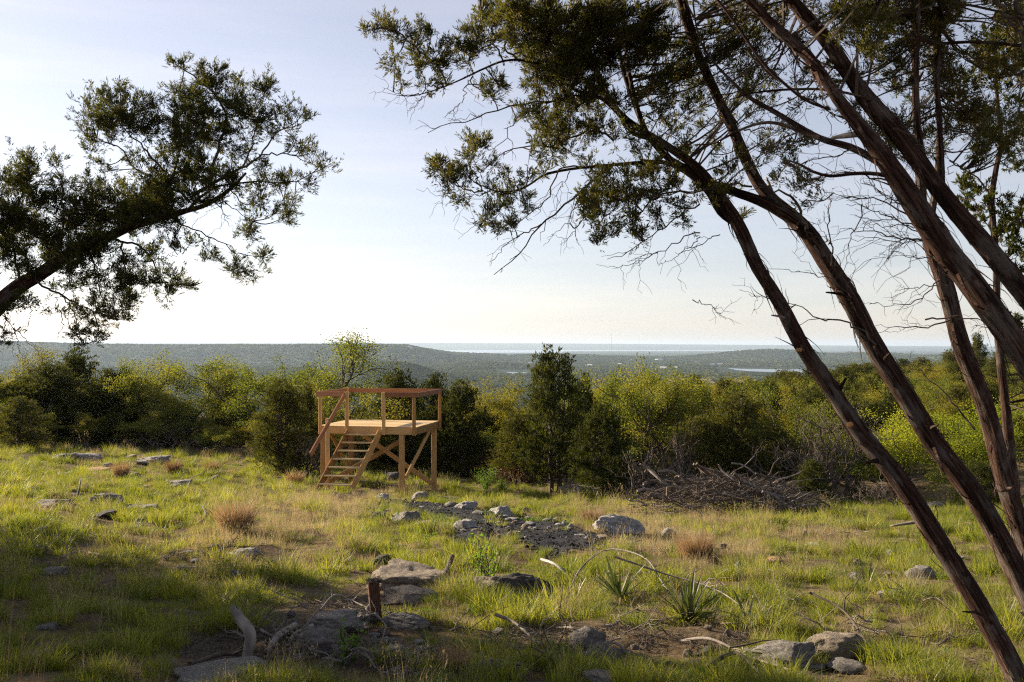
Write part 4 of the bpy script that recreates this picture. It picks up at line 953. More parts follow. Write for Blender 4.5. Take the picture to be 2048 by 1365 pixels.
# ------------------------------------------------------------------ green shrubs and sprigs
def shrub(label, px, py, w, h, n, mt, name='shrub', cat='shrub', lsz=.035, stems=14):
    p = G(px, py); D = p[1]; Wm, Hm = w / F * D / 2, h / F * D; t = thing(name, label, cat, tuple(p))
    g = Geo(); S = []
    for _ in range(stems):
        an = R.uniform(0, 6.28); r = R.uniform(.2, 1) * Wm; S.append(catmull(jitter_line([0, 0, -.03], [math.cos(an) * r, math.sin(an) * r, Hm * R.uniform(.55, 1.0) * (1 - .35 * (r / Wm) ** 2)], 6, .04), 12))
    S = np.array(S); tubes(g, S, np.linspace(.008, .002, 12), 4); g.obj('stems', M['twig'], t)
    g = Geo(); i = rng.integers(0, stems, n); k = rng.integers(2, 12, n); base = S[i, k] + rng.normal(size=(n, 3)) * [Wm * .13, Wm * .13, Hm * .07]
    base[:, 2] = np.maximum(base[:, 2], .01)
    blades(g, base, rng.normal(size=(n, 3)) + [0, 0, .5], U(lsz * .7, lsz * 1.4, n), U(lsz * .4, lsz * .7, n)); g.obj('leaves', M[mt], t); return t
shrub('bright green leafy shrub between the platform and the tallest juniper', 972, 982, 56, 60, 1500, 'shrub')
shrub('small bright green shrub right beside the larger leafy shrub', 1005, 984, 40, 34, 600, 'shrub')
shrub('thin green weedy shrub at the foot of the tallest juniper', 1085, 972, 60, 44, 350, 'shrub')
shrub('dark green leafy sprig in front of the grey boulder at lower left centre', 700, 1325, 60, 90, 300, 'shrub', lsz=.022, stems=7)
shrub('tall thin weed with bright leaves in the sunny centre grass', 975, 1170, 130, 110, 330, 'shrub', 'weed', 'weed', .03, 9)
shrub('leafy weed growing through the left end of the burnt patch', 772, 1050, 60, 42, 420, 'shrub', 'weed', 'weed', .03, 10)
shrub('leafy weed left of the white rock of the burnt patch', 870, 1056, 44, 30, 300, 'shrub', 'weed', 'weed', .03, 10)
shrub('pale green low weed above the burnt patch', 1075, 1046, 80, 14, 420, 'shrub', 'weed', 'weed', .025, 12)
shrub('low green weed under the right side of the platform', 840, 985, 50, 16, 240, 'shrub', 'weed', 'weed', .03, 8)
shrub('bright green weed near the lone stub left of the stairs', 533, 925, 14, 18, 90, 'shrub', 'weed', 'weed', .03, 5)

# ------------------------------------------------------------------ yuccas
def yleaf(L, w, bend, seed):
    r_ = np.random.default_rng(seed); K = 7; t = np.linspace(0, 1, K); g = Geo()
    x = L * t; z = -bend * L * t ** 2; ww = w * np.array([.7, .95, 1, .9, .68, .38, .02]) / 2; fold = ww * .45
    V = np.stack([np.stack([x, -ww, z + fold], -1), np.stack([x, 0 * x, z], -1), np.stack([x, ww, z + fold], -1)], 1).reshape(-1, 3)
    f = [(k * 3 + c, (k + 1) * 3 + c, (k + 1) * 3 + c + 1, k * 3 + c + 1) for k in range(K - 1) for c in (0, 1)]
    g.add(V, f, float(r_.random())); return g
YL = [yleaf(1, .085, b_, i) for i, b_ in enumerate((.03, .1, .2, .06, .14))]
YN = [yleaf(1, .035, b_, i) for i, b_ in enumerate((.05, .15, .3))]
YM = [g.mesh('leaf', M['yucca'], True) for g in YL]; YD = [g.mesh('leaf', M['yucca_dry'], True) for g in YL]; YNM = [g.mesh('leaf', M['yucca'], True) for g in YN]
def yucca(label, px, py, hpx, n, dry, meshes=YM, spread=1.0):
    p = G(px, py); D = p[1]; L = .94 * hpx / F * D; t = thing('yucca', label, 'yucca', tuple(p))
    for k in range(n):
        isd = k < dry; el = (R.uniform(-.05, .35) if isd else R.uniform(.15, 1.25) ** 1) * 1.0
        el = max(.05, el / spread) if not isd else el; az_ = k * 2.4 + R.uniform(-.3, .3); s = L * R.uniform(.72, 1.08) * (.8 if isd else 1)
        o = mkobj('leaf', R.choice(YD if isd else meshes), t, (math.cos(az_) * .02, math.sin(az_) * .02, .02 + .03 * (1 - k / n)), (R.uniform(-.5, .5), -el, az_), (s, s, s))
yucca('broad-leaved yucca below the arched dead branch, left of the three', 1240, 1208, 92, 30, 7)
yucca('densest yucca with many stiff leaves, in the middle of the lower right grass', 1376, 1250, 108, 46, 6)
yucca('small yucca with a few upright leaves right of the densest one', 1496, 1256, 78, 9, 2)
yucca('narrow-leaved spiky yucca in the right meadow', 1735, 1182, 74, 34, 4, YNM)
yucca('tiny yucca with two leaves left of the broad-leaved yucca', 1150, 1205, 50, 6, 0)

# ------------------------------------------------------------------ reddish bunchgrasses (countable)
def blade_strips(geo, base, h, lean, bend, w, K=4, a=None):
    """curved tapering grass blades"""
    n = len(base); t = np.linspace(0, 1, K)[None, :, None]
    ld = norm(np.concatenate([lean, np.zeros((n, 1))], 1)) ; side = np.stack([-ld[:, 1], ld[:, 0], 0 * ld[:, 0]], -1)
    tw = rng.random(n) * 3.14; side = norm(side * np.cos(tw)[:, None] + ld * np.sin(tw)[:, None])
    h = h[:, None, None]; bend = bend[:, None, None]
    P = base[:, None] + np.array([0, 0, 1.]) * h * (t - .35 * bend * t ** 2) + ld[:, None] * h * bend * (t * .25 + t ** 2 * .75)
    ww = (w[:, None, None] * .5) * (1 - t ** 1.6 * .93)
    V = np.stack([P - side[:, None] * ww, P + side[:, None] * ww], 2).reshape(-1, 3)
    k = np.arange(K - 1); f = np.stack([k * 2, k * 2 + 1, k * 2 + 3, k * 2 + 2], -1)
    ff = (f[None] + (np.arange(n) * K * 2)[:, None, None]).reshape(-1, 4)
    a = rng.random(n) if a is None else a
    geo.add(V, ff, np.repeat(a, K - 1))
def disc(n, r):
    an = U(0, 6.28, n); q = r * np.sqrt(rng.random(n)); return np.stack([q * np.cos(an), q * np.sin(an), np.zeros(n) - .01], -1)
def bunch(label, px, py, w, h, n, mt='redstraw', bend=.4, bw=.004):
    p = G(px, py); D = p[1]; r = w / F * D / 2; H = h / F * D; b = disc(n, r * .5); g = Geo()
    ln = b[:, :2] / (r * .5) + rng.normal(size=(n, 2)) * .5
    blade_strips(g, b, U(.6, 1.1, n) * H, ln, U(.1, bend * 1.6, n), np.full(n, bw * D / 8), 5)
    o = g.obj('bunchgrass', M[mt], None, loc=tuple(p)); return tag(o, label, 'grass clump')
bunch('tall purple-brown bunchgrass beside the black stub', 470, 1068, 110, 78, 900, bw=.004)
bunch('reddish bunchgrass in the left meadow, left of three', 242, 958, 44, 40, 420, bw=.0035)
bunch('reddish bunchgrass in the left meadow, middle of three', 347, 950, 40, 36, 360, bw=.0035)
bunch('reddish bunchgrass in the left meadow, right of three', 424, 950, 42, 34, 360, bw=.0035)
bunch('red-brown bunchgrass at the left of the stairs', 590, 968, 60, 30, 300, bw=.0035)
bunch('large rusty bunchgrass in the dry patch above the yuccas', 1392, 1118, 120, 58, 900)
bunch('tan bunchgrass clump at the right of the burnt patch', 1185, 1052, 60, 42, 500, 'redstraw')
bunch('olive bunchgrass in shade at the lower centre', 910, 1345, 90, 80, 420, 'redstraw', .5, .003)

# ------------------------------------------------------------------ grass
def clump(n, r, hmin, hmax, bend, w, seed, K=4):
    global rng
    rng = np.random.default_rng(seed); g = Geo(); b = disc(n, r)
    ln = b[:, :2] / r + rng.normal(size=(n, 2)) * .6
    blade_strips(g, b, U(hmin, hmax, n), ln, U(.15, bend, n), U(w * .6, w * 1.2, n), K); return g
def stalks(n, r, h, seed):
    """thin dry stalks with seed heads"""
    global rng
    rng = np.random.default_rng(seed); g = Geo(); b = disc(n, r); hh = U(h * .6, h * 1.1, n); ln = rng.normal(size=(n, 2)); bd = U(.05, .45, n)
    blade_strips(g, b, hh, ln, bd, U(.0022, .004, n), 5)
    ld = norm(np.concatenate([ln, np.zeros((n, 1))], 1)); tip = b + np.array([0, 0, 1.]) * (hh * (1 - .35 * bd))[:, None] + ld * (hh * bd)[:, None]
    m_ = 5; tb = np.repeat(tip, m_, 0) - np.array([0, 0, 1]) * U(0, .07, n * m_)[:, None]; blades(g, tb, rng.normal(size=(n * m_, 3)) * .5 + [0, 0, 1], U(.012, .03, n * m_), U(.002, .005, n * m_)); return g
def weedp(seed, n=60, h=.12, r=.09, l=.022):
    global rng
    rng = np.random.default_rng(seed); g = Geo(); b = disc(n, r); b[:, 2] = U(.01, h, n); blades(g, b, rng.normal(size=(n, 3)) + [0, 0, .4], U(l * .8, l * 1.4, n), U(l * .5, l * .8, n)); return g
def litterp(seed, n=26):
    global rng
    rng = np.random.default_rng(seed); g = Geo()
    for _ in range(n):
        p = disc(1, .16)[0] + [0, 0, U(.005, .03)]; an = U(0, 6.28); d = np.array([math.cos(an), math.sin(an), U(-.1, .25)]) * U(.06, .30)
        tubes(g, jitter_line(p, p + d, 4, .06), np.array([1, .9, .7, .4]) * U(.0012, .0038), 3)
    return g
gr_objs = []
for i in range(4): gr_objs.append(proto('g0_%d' % i, clump(110, .10, .08, .22, .9, .0055, 300 + i), M['grass']))       # 0-3 lush
for i in range(3): gr_objs.append(proto('g1_%d' % i, clump(80, .13, .04, .11, .8, .005, 310 + i), M['grass']))          # 4-6 short
for i in range(3): gr_objs.append(proto('g2_%d' % i, clump(90, .12, .07, .22, .95, .0034, 320 + i), M['straw']))         # 7-9 straw tuft
for i in range(2): gr_objs.append(proto('g3_%d' % i, stalks(22, .16, .36, 330 + i), M['straw']))                         # 10-11 stalks
for i in range(2): gr_objs.append(proto('g4_%d' % i, weedp(340 + i), M['weed']))                                         # 12-13 weeds
for i in range(2): gr_objs.append(proto('g5_%d' % i, litterp(350 + i), M['twig_grey']))                                  # 14-15 twig litter
for i in range(2): gr_objs.append(proto('g6_%d' % i, clump(60, .16, .02, .07, 1.6, .004, 360 + i), M['straw']))         # 16-17 flat dry thatch
grc = collection('grass_clumps', gr_objs)
rng = np.random.default_rng(1234)

def region(x, y, lst):
    s = np.zeros_like(x)
    for cx_, cy_, a1, a2, w_ in lst: s = s + w_ * np.exp(-((x - cx_) / a1) ** 2 - ((y - cy_) / a2) ** 2)
    return s
def regs(L):
    out_ = []
    for px, py, rx, ry, w_ in L:
        c = G(px, py); e1 = G(px + rx, py); e2 = G(px, py - ry); out_.append((c[0], c[1], abs(e1[0] - c[0]), max(abs(e2[1] - c[1]), .15), w_))
    return out_
DRY = regs([(620, 1040, 130, 50, 1.2), (640, 1110, 90, 50, .7), (690, 1000, 90, 20, .9), (540, 1000, 110, 30, .5), (200, 895, 260, 12, 1.4), (520, 905, 200, 14, .9), (1330, 1085, 130, 24, 1.2), (1430, 1105, 80, 22, .8), (1180, 1040, 60, 28, .7),
            (1230, 1030, 70, 20, .5), (1560, 1062, 150, 22, .8), (1350, 1025, 120, 18, .7), (1270, 1000, 120, 14, .6), (1680, 1080, 90, 20, .5), (900, 1090, 120, 14, .3), (1290, 1225, 70, 22, .6), (1440, 1300, 100, 40, .5), (1700, 1220, 120, 30, .35), (1960, 1000, 80, 30, .6), (1850, 1300, 120, 50, .4)])
BARE = regs([(1110, 1290, 120, 26, 1.0), (1040, 1285, 70, 24, .9), (1420, 1290, 80, 22, .9), (680, 1290, 130, 45, .9), (560, 1310, 130, 45, .8), (760, 1200, 40, 20, .8), (440, 1118, 90, 20, .8), (250, 1100, 120, 10, .5), (640, 1215, 90, 10, .6), (160, 1125, 130, 10, .6),
             (180, 1228, 60, 12, .7), (1330, 1190, 60, 10, .3), (1250, 1285, 70, 26, .6), (1640, 1345, 90, 24, .4), (140, 915, 70, 8, .8), (300, 922, 40, 6, .6), (380, 1310, 70, 30, .4), (850, 1320, 110, 20, .4), (60, 1130, 60, 12, .5), (720, 990, 40, 8, .7), (570, 960, 50, 7, .5)])
def make_grass():
    n = 105000
    Dd = np.exp(U(math.log(2.6), math.log(52), n)); u_ = U(-.62, .62, n); x, y = u_ * Dd, Dd
    lim = np.interp(u_, [-.6, -.2, -.1, .05, .2, .35, .6], [50, 42, 38, 30.5, 27, 27, 27]); k = y < lim + U(-1, 1, n); x, y = x[k], y[k]
    # patches in the shade of the trees further right keep some grass too
    n = len(x); wl = waves(x, y, 1.7) + .6 * waves(x + 3, y, .6); w2 = waves(x + 40, y, 4.3)
    dry = .78 * region(x, y, DRY) + .30 * w2 + .42 * waves(x, y + 3, .8) + .25 * wl + U(-.34, .34, n); bare = 1.25 * region(x, y, BARE) + .34 * waves(x + 11, y, 2.2) + .2 * waves(x, y + 31, .7) + U(-.2, .2, n)
    bn = burn_at(x, y)
    ok = (bn < -.03) | (rng.random(n) < .07)
    pa = (x - PX0) * -math.cos(TH) + (y - PY0) * math.sin(TH); pb = (x - PX0) * math.sin(TH) + (y - PY0) * math.cos(TH); ok &= ~((pa > -.3) & (pa < PW + .3) & (pb > -.9) & (pb < PD_ + .3) & (rng.random(n) < .45))
    for rx_, ry_, rr_ in ROCKXY: ok &= (x - rx_) ** 2 + (y - ry_) ** 2 > (rr_ * .86) ** 2
    ok &= (bare < .36) | (rng.random(n) < .7)
    fb = .5 * waves(x, y, .9) + .35 * waves(x + 5, y, .42) + .3 * waves(x, y + 9, 2.4); ok &= rng.random(n) < np.clip(np.interp(y, [4, 12, 20], [.15, .34, .50]) + 1.25 * fb, .05, 1)
    x, y, dry, bare, wl = x[ok], y[ok], dry[ok], bare[ok], wl[ok]; n = len(x); r_ = rng.random(n)
    idx = rng.integers(0, 4, n)                                   # lush
    short = (wl < -.05) | (r_ < .35); idx = np.where(short, rng.integers(4, 7, n), idx)
    isd = dry > .60; idx = np.where(isd, np.where(r_ < .58, rng.integers(7, 10, n), np.where(r_ < .74, rng.integers(10, 12, n), np.where(r_ < .88, rng.integers(16, 18, n), rng.integers(4, 7, n)))), idx)
    mid = (dry > .16) & ~isd; idx = np.where(mid & (r_ < .30), rng.integers(7, 10, n), idx); idx = np.where(mid & (r_ > .95), rng.integers(10, 12, n), idx)
    q = rng.random(n); idx = np.where(q < .05, rng.integers(12, 14, n), idx); idx = np.where((q > .05) & (q < .17), rng.integers(16, 18, n), idx)
    idx = np.where((bare > .33) & (q < .88), np.where(rng.random(n) < .65, rng.integers(14, 16, n), rng.integers(16, 18, n)), idx); idx = np.where((q > .90) & (y < 24), rng.integers(14, 16, n), idx)
    tint = np.clip(.5 + .3 * waves(x + 20, y, 2.6) + U(-.25, .25, n) + .25 * dry, 0, 1)
    s = U(.7, 1.4, n) * np.clip(.82 + .5 * wl, .5, 1.4) * np.interp(y, [3, 8, 20, 45], [.50, .68, .95, 1.35]); big = (idx < 4) & (rng.random(n) < .16); s = np.where(big, s * 1.6, s)
    sz = s * U(.8, 1.15, n); flat = (idx >= 4) & (idx < 7); sz = np.where(flat, sz * .9, sz); sz = np.where(isd & (idx < 12), sz * 1.12, sz)
    z = zg(x, y) - .004
    rot = np.stack([U(-.1, .1, n), U(-.1, .1, n), U(0, 6.28, n)], -1)
    scatter('grass', 'green and straw coloured grass covering the stony meadow', np.stack([x, y, z], -1), rot, np.stack([s, s, sz], -1), idx, tint, grc)
make_grass()
# tall stalks close to the camera at the left edge
for px, py, h, lab in ((22, 1372, 250, 'tall pale dry grass stalks at the lower left corner'), (62, 1385, 150, 'short dry grass stalks right of the tall corner stalks')):
    p = G(px, py); H = h / F * p[1]; nn_ = 9; b = disc(nn_, .05); g = Geo()
    blade_strips(g, b, U(.7, 1.1, nn_) * H, np.stack([U(.2, 1, nn_), U(-.5, .5, nn_)], -1), U(.05, .4, nn_), np.full(nn_, .0035), 7)
    tag(g.obj('grass_stalks', mat_straw_plain, None, loc=tuple(p)) if False else g.obj('grass_stalks', M['redstraw'], None, loc=tuple(p)), lab, 'grass stalks')

# ------------------------------------------------------------------ the two big junipers that frame the view
def chain(pts, D0, D1, n=None):
    """photo-pixel polyline -> world polyline with distance running from D0 to D1"""
    pts = arr(pts); seg = np.concatenate([[0], np.cumsum(np.linalg.norm(np.diff(pts[:, :2], axis=0), axis=1))]); t = seg / seg[-1]
    Dn = D0 + (D1 - D0) * t; W3 = np.array([P3(p[0], p[1], d) for p, d in zip(pts, Dn)])
    if pts.shape[1] > 2: return W3, pts[:, 2] / F * Dn
    return W3
class Hero:
    def __init__(s, name, label, foot):
        s.t = thing(name, label, 'juniper', tuple(foot)); s.dens = 1.5; s.o = np.array(foot, float); s.sk = []; s.tw = Geo(); s.lf = Geo(); s.tips = ([], [])
    RS = .55
    def limb(s, pts, D0, D1, n=14, name='branch', rough=.21, K=None, seed=None, strips=0, mtl=None):
        """pts: (px, py, half-width px)"""
        W3, r = chain(pts, D0, D1); r = r * s.RS; Ln = np.linalg.norm(np.diff(W3, axis=0), axis=1).sum()
        K = K or max(12, int(Ln / .035)); sd_ = seed if seed is not None else R.randrange(1000)
        # small natural wander
        Q = catmull(np.hstack([W3, r[:, None]]), max(8, int(Ln / .12))); k = np.arange(len(Q)); amp = Q[:, 3] * .09
        rn = np.random.default_rng(sd_)
        for c in range(3): Q[:, c] += amp * np.sin(k * (.9 + c * .3) + rn.random() * 6)
        bark_tube(name, Q[:, :3] - s.o, Q[:, 3], n, s.t, mtl, K, rough, seed=sd_)
        S_ = catmull(Q, K); s.sk.append(S_)
        if strips > 100:
            for _ in range(7):
                i = rn.integers(5, K - 6); T = norm(S_[i + 1, :3] - S_[i - 1, :3]); rd = norm(np.cross(T, rn.normal(size=3)) + T * .5); c = S_[i, :3]; L = rn.uniform(.05, .16) + S_[i, 3]; r0 = rn.uniform(.006, .013)
                bark_tube('stub', np.array([c, c + rd * L * .5, c + rd * L + rn.normal(size=3) * .012]) - s.o, [r0 * 1.3, r0, r0 * .45], 7, s.t, M['driftwood'] if rn.random() < .5 else None, 8, .2, seed=int(i))
        if strips:
            g = Geo()                          # loose strips of shredding bark
            for _ in range(strips):
                i = rn.integers(3, K - 4); T = norm(S_[i + 1, :3] - S_[i - 1, :3]); rd = norm(np.cross(T, rn.normal(size=3))); c = S_[i, :3] + rd * S_[i, 3] * 1.0
                L = rn.uniform(.05, .16); dn = norm(-T * rn.choice([1, 1, -1]) + rd * rn.uniform(.05, .45)); w_ = rn.uniform(.0025, .008); tg = np.cross(rd, T)
                tt = np.linspace(0, 1, 5)[:, None]; P = c + dn * L * tt + rd * rn.uniform(0, .02) * np.sin(tt * 3.1) + np.array([0, 0, -1]) * (tt ** 2) * L * .35 * (rn.random() < .5)
                ww = w_ * (1 - tt * .8); V = np.stack([P - tg * ww, P + tg * ww], 1).reshape(-1, 3); g.add(V - s.o, [(q * 2, q * 2 + 1, q * 2 + 3, q * 2 + 2) for q in range(4)], .5, np.repeat(np.hstack([tt * 0 + rn.random() * .05, tt * 0, tt * L * 3]), 2, 0))
            tag(g.obj('bark_strips', mtl or M['bark'], s.t), kind='stuff')
        return S_
    def thin(s, pts, D0, D1, r0=.007, r1=.0015, twigs=4, dep=0):
        W3 = chain([p[:2] for p in pts], D0, D1); Q = catmull(W3, 16); Q[1:-1] += rng.normal(size=(14, 3)) * .006
        tubes(s.tw, Q - s.o, np.linspace(r0, r1, 16), 5); s.sk.append(np.hstack([Q, np.linspace(r0, r1, 16)[:, None]]))
        for _ in range(twigs):
            i = int(rng.integers(4, 15)); d = norm(norm(Q[i] - Q[i - 1]) + rng.normal(size=3) * .55); L = U(.06, .28) * (1.2 - i / 20)
            P = jitter_line(Q[i], Q[i] + d * L, 6, .06); tubes(s.tw, P - s.o, np.linspace(r1 * 1.6, .0008, 6), 3)
            if U(0, 1) < .6: j = 3; d2 = norm(d + rng.normal(size=3) * .6); tubes(s.tw, jitter_line(P[j], P[j] + d2 * L * .5, 4, .06) - s.o, np.linspace(r1, .0007, 4), 3)
    def spray(s, px, py, r, D, dens=1.0, up=.45, sk=None, dd=None):
        """a tuft-bearing branchlet system filling a ball about a photo point"""
        rm = r / F * D; SK = np.vstack(s.sk)[:, :3] if sk is None else sk
        c = P3(px, py, D + (U(-1, 1) * rm * 1.6 if dd is None else dd)); i = np.argmin(np.linalg.norm((SK - c) * [1, .6, 1], axis=1) + rng.random(len(SK)) * .04); a0 = SK[i]
        L = np.linalg.norm(c - a0)
        mid = (a0 + c) / 2 + rng.normal(size=3) * .06 * L - np.array([0, 0, .05 * L]); lead = catmull([a0, mid, c + norm(c - a0) * rm * .4], 10)
        tubes(s.tw, lead - s.o, np.linspace(.0035 + .004 * min(L, 1), .0016, 10), 4)
        nt = max(3, int(10 * s.dens * dens * max(.5, (rm / .09) ** 1.3)))
        s0 = lead[rng.integers(4, 10, nt)]; v = np.clip(rng.normal(size=(nt, 3)), -2.1, 2.1) * .56 * rm; gd = norm(c - a0); v = v + gd * (v @ gd)[:, None] * .55; e_ = c + v
        t = np.linspace(0, 1, 5)[None, :, None]; P = s0[:, None] * (1 - t) + e_[:, None] * t; P[:, 1:4] += rng.normal(size=(nt, 3, 3)) * rm * .10
        P[:, 1:4, 2] -= rm * .08
        tubes(s.tw, P - s.o, np.linspace(.0017, .0008, 5), 3)
        m_ = max(4, int(9 * max(.7, rm / .08))); tt = U(.30, 1.0, nt * m_); ix = np.repeat(np.arange(nt), m_); kk = np.minimum((tt * 4).astype(int), 3); fr = (tt * 4 - kk)[:, None]
        pos = P[ix, kk] * (1 - fr) + P[ix, kk + 1] * fr + rng.normal(size=(nt * m_, 3)) * .008
        dr = norm(norm(P[:, 4] - P[:, 1])[ix] * .7 + np.array([0, 0, up]) + rng.normal(size=(nt * m_, 3)) * .34)
        s.tips[0].append(pos); s.tips[1].append(dr)
    def leaves(s, K=8, ln=(.015, .034), wd=(.0032, .0058), mt='juniper_near', name='crown'):
        if not s.tips[0]: return
        p = np.vstack(s.tips[0]); d = np.vstack(s.tips[1]); n = len(p)
        ax_ = U(0, .036, n * K)[:, None]; b = np.repeat(p, K, 0) + np.repeat(d, K, 0) * ax_ + rng.normal(size=(n * K, 3)) * .0035
        dd = np.repeat(d, K, 0) + rng.normal(size=(n * K, 3)) * .30
        blades(s.lf, b - s.o, dd, U(*ln, n * K), U(*wd, n * K), np.clip(np.repeat(rng.random(n), K) * .7 + rng.random(n * K) * .3, 0, 1))
        s.lf.obj(name, M[mt], s.t); s.lf = Geo(); s.tips = ([], [])
    def twigs(s): s.tw.obj('twigs', M['twig'], s.t)

rng = np.random.default_rng(77)
Z1 = lambda L, ox=0, oy=100, k=2.274: [tuple([ox + p[0] / k, oy + p[1] / k] + list(p[2:])) for p in L]

# ---- left juniper: a bough reaching in from a trunk just outside the frame
DL = 7.0
foot = GX(-330, 7.3)
HL = Hero('juniper_tree', 'large juniper whose dark leafy bough reaches in from the left edge', foot); HL.dens = 1.3
f0 = foot - [0, 0, .15]
base = np.array([f0, f0 + [.12, -.05, .9], P3(-170, 760, 7.2), P3(-60, 668, 7.05)])
bark_tube('trunk', base - HL.o, [.15, .13, .105, .085], 20, HL.t, None, 60, .12, seed=3)
HL.sk.append(np.hstack([catmull(base, 40), np.full((40, 1), .1)]))
HL.RS = .74
Q = HL.limb([(-60, 668, 24), (0, 606, 24), (44, 570, 21), (88, 544, 18), (141, 508, 16), (198, 482, 14), (264, 452, 12), (317, 438, 10), (374, 421, 7), (418, 408, 5.5), (457, 381, 4.5), (492, 346, 3)], 7.05, 7.0, 16, 'bough', .12, strips=60, seed=5)
for L, r0 in ((Z1([(850, 680), (760, 610), (680, 570), (600, 520), (550, 450), (500, 430), (440, 400)]), .011), (Z1([(880, 660), (1000, 590), (1100, 540), (1180, 480), (1240, 400), (1290, 360)]), .014), (Z1([(950, 640), (960, 560), (985, 470), (1010, 380), (1030, 300), (1000, 220), (960, 180), (880, 120), (800, 65)]), .013),
              (Z1([(760, 560), (700, 500), (640, 430), (580, 380), (540, 300)]), .009), (Z1([(850, 730), (950, 640), (1050, 610), (1200, 600), (1350, 600), (1420, 560)]), .010), (Z1([(780, 760), (820, 790), (900, 830), (1000, 870), (1080, 930), (1190, 940)]), .006), (Z1([(1060, 910), (1090, 960), (1110, 1010)]), .004),
              (Z1([(890, 830), (930, 880), (940, 940)]), .004), (Z1([(1050, 640), (1100, 700), (1115, 760), (1120, 820)]), .005), (Z1([(500, 860), (560, 870), (640, 890), (690, 960), (740, 1050), (790, 1070)]), .010), (Z1([(150, 1050), (200, 1080), (300, 1130), (430, 1190), (520, 1210)]), .009),
              (Z1([(280, 1120), (330, 1180), (350, 1260), (370, 1330)]), .006), (Z1([(100, 1080), (60, 900), (90, 700), (110, 600), (130, 500)]), .011), (Z1([(250, 950), (290, 800), (280, 680), (290, 600), (240, 520)]), .010), (Z1([(450, 870), (460, 780), (420, 700), (400, 600)]), .008),
              (Z1([(620, 800), (650, 700), (740, 640), (800, 520), (830, 420), (860, 300), (880, 220)]), .012), (Z1([(1100, 540), (1150, 420), (1180, 300), (1200, 190)]), .007), (Z1([(1180, 480), (1300, 470), (1380, 500), (1440, 530)]), .006), (Z1([(560, 870), (560, 960), (590, 1060), (560, 1150)]), .008),
              (Z1([(1010, 690), (1060, 720), (1150, 790), (1120, 830)]), .004), (Z1([(1020, 660), (1010, 740), (1070, 830)]), .004), (Z1([(400, 900), (430, 1000), (460, 1100), (480, 1200)]), .007), (Z1([(30, 1190), (20, 1270), (30, 1330)]), .005)):
    HL.thin(L, DL, DL + R.uniform(-.25, .25), r0, r0 * .3, 4)
# bare hanging twigs
for L in (Z1([(0, 1200), (80, 1280), (140, 1340), (210, 1420)]), Z1([(60, 1270), (80, 1330), (85, 1400)]), Z1([(270, 1180), (290, 1260), (245, 1320)]), Z1([(130, 1150), (140, 1210), (110, 1290)]), Z1([(700, 960), (750, 940), (830, 930)]), Z1([(290, 1190), (330, 1290), (380, 1360)])):
    HL.thin(L, DL, DL, .004, .001, 3)
CL = [(120,520,70),(125,470,25),(80,610,85),(60,750,100),(150,830,95),(40,900,80),(170,700,60),(250,530,35),(300,600,50),(280,690,65),(400,640,50),(395,575,22),(390,720,80),(500,680,60),(455,620,25),(500,760,80),(330,800,85),(230,900,85),(620,690,80),(600,800,70),(710,640,70),(750,720,75),
 (400,250,52),(480,225,55),(560,200,50),(460,320,80),(560,300,75),(650,255,50),(695,225,40),(420,410,50),(520,390,50),(640,340,70),(700,330,55),(600,480,35),(500,550,28),(455,520,24),(380,370,30),(545,165,22),(470,190,22),
 (820,75,26),(790,60,14),(930,115,45),(1015,120,45),(1015,80,18),(920,70,18),(960,180,62),(870,210,62),(800,180,36),(1075,170,50),(855,300,75),(950,290,75),(1050,280,75),(780,330,45),(845,400,85),(930,400,75),(1020,380,60),(900,490,60),(800,450,55),(760,500,45),(850,570,70),(950,560,50),(770,590,60),(700,560,45),
 (1185,185,50),(1230,160,20),(1140,240,45),(1160,320,52),(1230,290,45),(1290,280,50),(1375,290,42),(1410,300,20),(1340,360,35),(1250,380,42),(1120,400,40),(1060,500,45),(1090,455,35),(1170,520,40),(1330,440,35),(1400,470,45),(1455,530,35),(1400,600,45),(1320,600,42),(1240,610,45),(1330,690,42),(1270,720,30),(1180,640,40),(1170,700,42),(1100,620,38),(1150,750,35),(1110,820,40),(1145,845,26),(1300,730,26),
 (930,960,34),(980,935,26),(1065,1000,32),(1130,1020,36),(1190,942,16),(870,880,30),(800,860,35),(700,910,50),(640,960,52),(560,960,52),(560,1060,60),(620,1060,52),(480,1000,55),(460,1100,55),(540,1140,55),(600,1150,26),(440,1180,52),(500,1220,36),(580,1220,20),(400,1200,36),(350,1180,36),(780,1030,42),(830,1060,40),(760,1100,40),(690,1060,30),(740,1140,26),(860,1070,18),
 (410,1290,42),(350,1300,36),(450,1310,36),(380,1340,28),(260,1190,26),(30,1280,32),(15,1330,22),(80,1160,42),(130,1130,40),(40,1180,20),(300,1010,60),(360,1060,50),(260,1090,40),(390,950,50),(0,820,80),(-20,700,70),(100,980,60)]
for zx, zy, r in CL:
    HL.spray(zx / 2.274, 100 + zy / 2.274, r / 2.274 * 1.06, DL, 1.35 if zx < 900 and 560 < zy < 950 else 1.0)
    if r > 55: HL.spray(zx / 2.274 + R.uniform(-12, 12), 100 + zy / 2.274 + R.uniform(-12, 12), r / 2.274 * .9, DL, 1.0)
